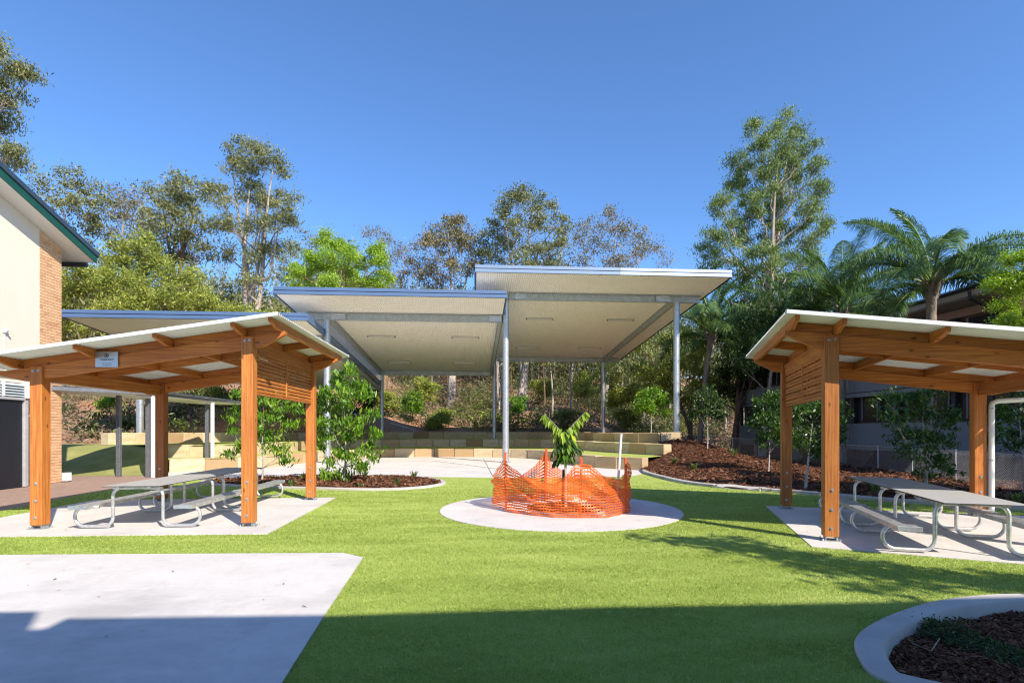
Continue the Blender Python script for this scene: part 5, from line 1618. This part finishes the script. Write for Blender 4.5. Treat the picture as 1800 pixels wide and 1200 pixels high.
palm('second queen palm with its crown just left of the tallest palm', 1480, 29, 545, 19, 2, 1.05, 0.2, zb=-0.1)
palm('queen palm left of the right shelter with hanging skirts of fronds', 1250, 37, 590, 20, 3, 1.05, 0.22, (0.8, 0))
palm('palm with shaded arching fronds at the corner of the right shelter roof', 1400, 33, 590, 18, 4, 1.0, 0.2)

# --- banana like plants behind the top terrace
def broad_plant(label, px, d, zb, items, seed):
    x = (px - 900) / FPX * d
    root = empty('banana_plant', (x, d, zb), 0, label, 'plant')
    rg = np.random.default_rng(seed)
    for (ax, L, rise) in items:
        polys = []; n = 10
        path = [np.array((math.cos(ax) * L * t, math.sin(ax) * L * t, rise * math.sin(t * 2.0) + 0.25 * t)) for t in np.linspace(0.0, 1, n + 1)]
        sd = np.array((-math.sin(ax), math.cos(ax), 0.25))
        wv = [0.015 if t < .25 else 0.17 * math.sin(math.pi * min(1, (t - .2) / .8 * .93 + .05)) for t in np.linspace(0, 1, n + 1)]
        for i in range(n):
            up = np.array((0, 0, 0.06))
            polys.append((path[i], path[i + 1], path[i + 1] + sd * wv[i + 1] + up, path[i] + sd * wv[i] + up))
            polys.append((path[i] - sd * wv[i] + up, path[i + 1] - sd * wv[i + 1] + up, path[i + 1], path[i]))
        leaf_obj('leaf', polys, list(rg.uniform(.3, 1, len(polys))), M['leaf_lime'], root)
broad_plant('broad leafed plant left of the rear canopy column', 842, 49.5, 1.55, [(2.9, 2.4, 0.2), (0.3, 1.9, 1.2), (2.4, 2.0, 1.3), (1.2, 1.5, 1.6), (4.4, 1.7, 0.6)], 1)
broad_plant('broad leafed plant right of the rear canopy column', 888, 50, 1.6, [(3.0, 1.5, 0.8), (0.2, 2.3, 0.8), (1.0, 1.6, 1.3), (5.2, 1.5, 0.6), (2.2, 1.2, 1.2)], 2)

# --- strappy tufts
def tuft(label, x, y, z, r, n, seed, mat='leaf_strap', group=None):
    rg = np.random.default_rng(seed)
    polys = []; tn_ = []
    for i in range(n):
        a = rg.uniform(0, 2 * math.pi); L = r * rg.uniform(.6, 1.2); sp = rg.uniform(.25, .9)
        d0 = np.array((math.cos(a) * sp, math.sin(a) * sp, 1.0)); d0 /= np.linalg.norm(d0)
        sd = np.array((-math.sin(a), math.cos(a), 0)) * 0.011 * (r / .35)
        p0 = np.array((rg.normal(0, .03), rg.normal(0, .03), 0)); p1 = p0 + d0 * L * .55; p2 = p1 + (d0 * .6 + np.array((math.cos(a) * .5, math.sin(a) * .5, -.35))) * L * .5
        polys.append((p0 - sd, p0 + sd, p1 + sd, p1 - sd)); polys.append((p1 - sd, p1 + sd, p2)); v_ = rg.uniform(0, 1); tn_ += [v_, v_]
    o = leaf_obj('strappy_plant', polys, tn_, M[mat], None)
    o.location = (x, y, z)
    tag(o, label, 'plant', group)
mh = lambda x, y: float(mound_h(np.array([x]), np.array([y]))[0])
for i, (px, py, z, r, lab) in enumerate(((1185, 807, .42, .42, 'upright strappy plant on the sunny face of the mulched mound'), (1221, 822, .2, .40, 'small strappy plant at the shaded foot of the mulched mound'), (1232, 776, .85, .6, 'strappy plant on the crest of the mulched mound'), (1312, 795, .25, .6, 'strappy plant beside the fence right of the mound'), (1537, 866, .03, .42, 'spiky plant under the far end of the right tables'), (1785, 885, .03, .4, 'strappy plant beside the kerb at the right frame edge'), (1290, 812, .2, .5, 'low green clump in the shade on the mound'), (1570, 1092, 0, 0, ''))):
    if r == 0: continue
    g = gp(px, py, z)
    tuft(lab, g[0], g[1], (mh(*g) if py < 880 and px > 1100 else 0.03), r, 46, 300 + i)
for i, (px, py, lab) in enumerate(((640, 838, 'grassy tuft at the back of the left bed, right of the tree'), (697, 852, 'low grassy tuft in the middle of the left bed'), (728, 838, 'small tuft near the rear tip of the left bed'), (635, 856, 'pale groundcover clump at the front of the left bed'), (533, 842, 'tuft beside the rear post of the left shelter'), (512, 855, 'tuft at the left end of the left bed'))):
    g = gp(px, py, .05); tuft(lab, g[0], g[1], 0.05, 0.34 if i != 3 else 0.2, 40, 330 + i)

# --- creeping groundcover in the front bed
gc = empty('groundcover_plant', (3.7, 4.2, -0.06), 0, 'dark green creeping groundcover spreading across the shaded front bed', 'plant')
rg = np.random.default_rng(9)
Q = []; w = MB()
path = [gp(1640, 1096, 0), gp(1656, 1103, 0), gp(1680, 1112, 0), gp(1720, 1125, 0), gp(1760, 1140, 0), gp(1800, 1152, 0), gp(1840, 1165, 0)]
pp = np.array(catmull(path, 6))
for i, p in enumerate(pp):
    for k in range(11):
        a = rg.uniform(0, 2 * math.pi); ln = rg.uniform(.06, .24); h = rg.uniform(.03, .10) * (1.1 if i < 4 else 0.55)
        e = np.array((p[0] + math.cos(a) * ln - 3.7, p[1] + math.sin(a) * ln * 1.1 - 4.2, h)); s_ = np.array((p[0] - 3.7, p[1] - 4.2, 0.0))
        m_ = (s_ + e) / 2 + np.array((0, 0, .02))
        w.tube([s_, m_, e], [.004, .003, .002], 4, False)
        n = 22
        t = rg.uniform(.2, 1.05, n)[:, None]
        c = s_ * (1 - t) + e * t + rg.normal(0, .014, (n, 3))
        Q.append(leaves_arrays(rg, c, .034, .014, -0.3))
Q = np.concatenate(Q)
w.build('runners', M['bark_brown'], gc); link_mesh('foliage', quads_mesh('foliage', Q, rg.uniform(0, 1, len(Q))), M['leaf_dark'], gc)
# a pale stone and dry twigs in that bed
mb = MB(); mb.box((0, 0, 0), (0.10, 0.05, 0.035), None, 0.012); o = mb.build('stone', plain('pink_stone', (0.45, 0.30, 0.26), 0.8)); g = gp(1673, 1071, -.05); o.location = (g[0], g[1], -0.04)
tag(o, 'small pinkish stone on the mulch of the front bed', 'stone')
twm = plain('dry_twig', (0.42, 0.34, 0.24), 0.8)
mb = MB(); a = gp(1603, 1133, -.05); b2 = gp(1637, 1148, -.05); c2 = gp(1652, 1128, -.05)
mb.tube([(a[0], a[1], -.035), (b2[0], b2[1], -.03), (c2[0], c2[1], -.02)], 0.004, 5); tag(mb.build('dry_twig', twm), 'bent dry twig lying on the mulch of the front bed', 'twig')

# --- slope: shrubs one can tell apart, undergrowth and far wood as masses
def shrub(label, px, d, py, rp, seed, mat, L=0.2, W=0.09, n=9):
    x = (px - 900) / FPX * d; zb = ground_at(x, d)
    r = rp / FPX * d; zc = EYE + (HORIZON - py) / FPX * d - zb
    rg = random.Random(seed)
    lum = [(rg.uniform(-.6, .6) * r, rg.uniform(-.5, .5) * r, max(.3, zc + rg.uniform(-.6, .6) * r), r * .5) for _ in range(n)]
    return tree('shrub', label, 'shrub', (x, d, zb), lum, 0.05, mat, M['bark_brown'], sub=14, nl=34, sub_r=0.2, L=L, W=W, droop=.2, seed=seed, fork=.1)
shrub('rounded dark green shrub on the slope under the middle canopy', 725, 50, 708, 22, 1, M['leaf_garden'])
shrub('bright green bush beside the rear left canopy column', 678, 48, 700, 20, 2, M['leaf_olive'])
shrub('yellow green bush left of centre on the slope', 752, 54, 685, 26, 3, M['leaf_olive'])
shrub('low grassy green bush above the top wall under the middle canopy', 770, 49, 738, 24, 4, M['leaf_olive'])
shrub('small green bush right of the front canopy column', 910, 50, 712, 16, 5, M['leaf_garden'])
shrub('pale olive bush under the tallest canopy', 955, 58, 685, 26, 6, M['leaf_olive'])
shrub('green bush left of the rear right canopy column', 1035, 56, 675, 28, 7, M['leaf_olive'])
shrub('leafy green bush right of the rear right canopy column', 1095, 46, 690, 32, 8, M['leaf_olive'])
shrub('deep green bush on the slope below the tallest canopy', 1000, 50, 735, 24, 9, M['leaf_under'])
shrub('low green bush right of the rear canopy column near the wall', 1100, 44, 740, 24, 10, M['leaf_under'])
shrub('green leafy bush on the red bank behind the walkway', 195, 30, 700, 20, 11, M['leaf_garden'], 0.15, 0.07)
shrub('grey twiggy bush on the red bank at far left', 135, 31, 700, 22, 12, M['leaf_dry'], 0.10, 0.04, 5)
shrub('grey green bush on the bank left of the shelter screen', 325, 36, 705, 22, 13, M['leaf_euc'], 0.16, 0.05)
shrub('pale grassy bush on the bank above the left terraces', 380, 38, 695, 24, 14, M['leaf_olive'], 0.16, 0.05)
shrub('olive bush behind the left shelter screen', 640, 44, 700, 28, 15, M['leaf_dark'])

rg = np.random.default_rng(5)
slim = []
for i in range(22):
    px = rg.uniform(690, 1070); d = rg.uniform(52, 78)
    x = (px - 900) / FPX * d; zb = ground_at(x, d); hgt = rg.uniform(9, 14)
    lum = [(rg.normal(0, .8), rg.normal(0, .8), hgt * rg.uniform(.55, 1.0), rg.uniform(.7, 1.3)) for _ in range(7)]
    tree('slender_tree', 'slender bush tree with thin trunk on the slope seen beneath the canopies', 'tree', (x, d, zb), lum, rg.uniform(.07, .16), M['leaf_euc'] if i % 3 else M['leaf_olive'], M['bark_pale'] if i % 2 else M['bark_brown'], sub=5, nl=34, sub_r=.42, L=.34, W=.11, seed=400 + i, group='slender trees on the slope', fork=.45)

Q = []; TI = []; w = MB()
for i in range(820):
    if i < 420: px = rg.uniform(620, 1180); d = rg.uniform(47, 90)
    elif i < 480: px = rg.uniform(60, 620); d = rg.uniform(33, 70)
    elif i < 590: px = rg.uniform(90, 430); d = rg.uniform(26, 42)
    else: px = rg.uniform(1080, 1480); d = rg.uniform(38, 80)
    x = (px - 900) / FPX * d
    if d < y_wall(x) + 2 or d < hill_start(x) - 4: continue
    zb = ground_at(x, d); r = rg.uniform(.5, 1.5) * (1.35 if d > 58 else (0.5 if d < 42 and px < 500 else 1.0))
    n = int(170 * r)
    c = rg.normal(0, 1, (n, 3)) * np.array([r * .6, r * .5, r * .45]) + np.array([x, d, zb + r * .7])
    c[:, 2] = np.maximum(c[:, 2], zb + .05)
    Q.append(leaves_arrays(rg, c, .30, .09, .1)); TI.append(np.clip(rg.beta(2, 2, n) * .7 + rg.uniform(-.1, .3), 0, 1))
Qa = np.concatenate(Q); Ta = np.concatenate(TI); 
grp = np.repeat(rg.choice(3, len(Q), p=[.42, .16, .42]), [len(q) for q in Q])
for mm, sel, lab in ((M['leaf_under'], grp == 0, 'green undergrowth covering the wooded slope'), (M['leaf_dark'], grp == 1, 'dark green undergrowth covering the wooded slope'), (M['leaf_twig'], grp == 2, 'dry brown undergrowth covering the wooded slope')):
    tag(link_mesh('undergrowth', quads_mesh('undergrowth', Qa[sel], Ta[sel]), mm), lab, 'undergrowth', kind='stuff')
Q = []; TI = []
for i in range(420):
    px = rg.uniform(60, 560) if i >= 330 else rg.uniform(-100, 1600) if i < 150 else (rg.uniform(1080, 1560) if i < 230 else rg.uniform(620, 1160)); d = rg.uniform(52, 84) if i >= 330 else rg.uniform(78, 125) if i < 150 else (rg.uniform(58, 95) if i < 230 else rg.uniform(76, 105))
    x = (px - 900) / FPX * d; zb = ground_at(x, d); hgt = rg.uniform(8, 15) * (0.62 if i >= 330 else 1.0)
    w.tube([(x, d, zb), (x + rg.normal(0, .3), d, zb + hgt * .5), (x + rg.normal(0, .6), d, zb + hgt * .9)], [.22, .15, .05], 5, False)
    for k in range(9):
        cpt = np.array([x + rg.normal(0, 1.7), d + rg.normal(0, 1.5), zb + hgt * (rg.uniform(.35, 1.0) if i < 230 else rg.uniform(.05, .8))])
        n = 60
        c = cpt + rg.normal(0, 1, (n, 3)) * .75
        Q.append(leaves_arrays(rg, c, .6, .2, .5)); TI.append(np.clip(rg.beta(2, 2, n) * .7 + rg.uniform(0, .3), 0, 1))
Qa = np.concatenate(Q); Ta = np.concatenate(TI)
fw = empty('far_woodland', (0, 100, 10), 0, 'distant wood on top of the hill behind the canopies', 'wood'); fw['kind'] = 'stuff'
o = link_mesh('foliage', quads_mesh('foliage', Qa - np.array([0, 100, 10]), Ta), M['leaf_euc'], fw); o['kind'] = 'stuff'
w.v = [(a, b_ - 100, c_ - 10) for a, b_, c_ in w.v]; o = w.build('trunks', M['bark_pale'], fw); o['kind'] = 'stuff'

# --- tree behind the camera on the right, throws the dappled shade on the lawn
hT = 4.6; offT = np.array(SUN_AZ) * hT / math.tan(SUN_EL)
lum = []
tb = np.array((9.6, 0.4))
rT = random.Random(3)
for (x, y, r) in ((2.1, 8.05, .22), (2.45, 7.8, .3), (2.9, 7.55, .35), (3.35, 7.7, .3), (3.2, 7.1, .38), (3.6, 6.8, .42), (4.0, 6.5, .42), (3.7, 6.2, .35), (4.35, 6.25, .4), (4.7, 5.95, .4), (5.2, 5.75, .35), (4.3, 5.75, .3), (3.75, 5.6, .22), (5.6, 5.6, .35), (6.1, 5.4, .4)):
    dz = rT.uniform(-.5, .5); o2 = np.array(SUN_AZ) * (hT + dz) / math.tan(SUN_EL)
    lum.append((x + o2[0] - tb[0], y + o2[1] - tb[1], hT + dz, r * 1.15))
tree('lawn_tree', 'tree beside the viewpoint throwing dappled shade on the lawn', 'tree', (tb[0], tb[1], 0), lum, 0.16, M['leaf_garden'], M['bark_brown'], sub=34, nl=9, sub_r=.13, L=.20, W=.075, droop=.1, seed=90, zflat=.5, fork=.6)

lum = [(rT.uniform(-2.2, 2.2), rT.uniform(-2.2, 2.2), rT.uniform(4.2, 9.5), rT.uniform(.9, 1.4)) for _ in range(26)]  # unseen tree added to darken the planting behind the right shelter
tree('garden_tree', 'large dense tree added unseen outside the right edge to shade the garden behind the right shelter', 'tree', (17.0, 5.2, 0), lum, 0.2, M['leaf_dark'], M['bark_brown'], sub=8, nl=60, sub_r=.34, L=.26, W=.11, seed=95)

# ================================================================== TURF PILE
rg = np.random.default_rng(21)
N = 800000
d = 3.1 * (20.0 / 3.1) ** rg.uniform(0, 1, N)
x = rg.uniform(-1, 1, N) * (d * 0.98 + .3)
ok = in_poly(x, d, turf_out) & (rg.uniform(0, 1, N) > np.clip((d - 12) / 8, 0, 1))
for h in (pad, bed_front, left_slab, right_slab, bed_left, front_slab, turf_hole): ok &= ~in_poly(x, d, h)
x = x[ok]; y = d[ok]; n = len(x)
nap = np.zeros(n)
for k in range(44):
    fr = rg.uniform(.6, 30) if k % 2 else rg.uniform(.6, 7); th = rg.normal(math.pi / 2, .55); nap += np.sin(fr * (x * math.cos(th) * .8 + y * math.sin(th) * 1.3) + rg.uniform(0, 6.3)) / (1 + fr * .05)
nap = nap / nap.std() * .55
hh = rg.uniform(.010, .024, n); wd = .0028 * np.clip(y / 4.0, .9, 3.5)
ang = rg.uniform(0, 2 * math.pi, n)
lx = rg.normal(0, .014, n) + nap * .006; ly = rg.normal(0, .014, n) - .002 + nap * .010
p = np.column_stack([x, y, np.full(n, .0005)])
s = np.column_stack([np.cos(ang), np.sin(ang), np.zeros(n)]) * wd[:, None]
tipv = p + np.column_stack([lx, ly, hh])
V = np.stack([p - s, p + s, tipv], axis=1).reshape(-1, 3)
m, nt, b = new_mat('turf_blades')
nt.links.new(ramp(nt, attr(nt, 'tint'), [(0.0, (0.24, 0.34, 0.05)), (0.5, (0.355, 0.47, 0.10)), (0.85, (0.46, 0.565, 0.155)), (1.0, (0.56, 0.61, 0.20))]), b.inputs['Base Color'])
b.inputs['Roughness'].default_value = .55; b.inputs['Specular IOR Level'].default_value = .3
tr = nt.nodes.new('ShaderNodeBsdfTranslucent'); tr.inputs['Color'].default_value = (0.42, 0.52, 0.11, 1)
mx = nt.nodes.new('ShaderNodeMixShader'); mx.inputs[0].default_value = 0.35
nt.links.new(b.outputs[0], mx.inputs[1]); nt.links.new(tr.outputs[0], mx.inputs[2]); nt.links.new(mx.outputs[0], nt.nodes['Material Output'].inputs['Surface'])
M['blades'] = m
me = np_mesh('turf_pile', V, np.full(n, 3), np.arange(3 * n), np.clip(rg.beta(2.5, 2.5, n) + .20 * nap, 0, 1))
tag(link_mesh('turf_pile', me, m), 'short green synthetic grass pile across the lawn', 'grass', kind='stuff')

# fallen leaves on lawn and paving
n = 170
x = rg.uniform(-8, 8, n); y = rg.uniform(3.4, 13, n)
c = np.column_stack([x, y, np.where(in_poly(x, y, turf_out), .026, .02)])
a = rg.uniform(0, 6.28, n); A = np.column_stack([np.cos(a), np.sin(a), rg.normal(0, .12, n)]) * rg.uniform(.012, .034, n)[:, None]
S = np.column_stack([-np.sin(a), np.cos(a), rg.normal(0, .15, n)]) * rg.uniform(.005, .010, n)[:, None]
M['dead_leaf'] = leaf_mat('dead_leaf', [(0.0, (0.10, 0.05, 0.025)), (1.0, (0.42, 0.28, 0.13))], 0.1)
tag(link_mesh('fallen_leaves', quads_mesh('fallen_leaves', np.stack([c - A, c + S, c + A, c - S], axis=1), rg.uniform(0, 1, n)), M['dead_leaf']), 'scattered dry fallen leaves on the lawn and paving', 'leaves', kind='stuff')

# pale rail on the slope above the top wall
hr = empty('slope_handrail', at(674, 748, 47.5), 0, 'thin pale handrail running down the slope above the top stone wall', 'handrail')
o0 = Vector(hr.location)
p0 = at(672, 739, 47.5) - o0; p1 = at(730, 756, 46.3) - o0
mb = MB(); mb.tube([p0, p1], 0.045, 8); mb.build('rail', M['alu'], hr)
for t in (0.05, 0.35, 0.65, 0.95):
    q = p0.lerp(p1, t); mb = MB(); mb.tube([q, q - Vector((0, 0, 0.95))], 0.03, 6); mb.build('post', M['alu'], hr)
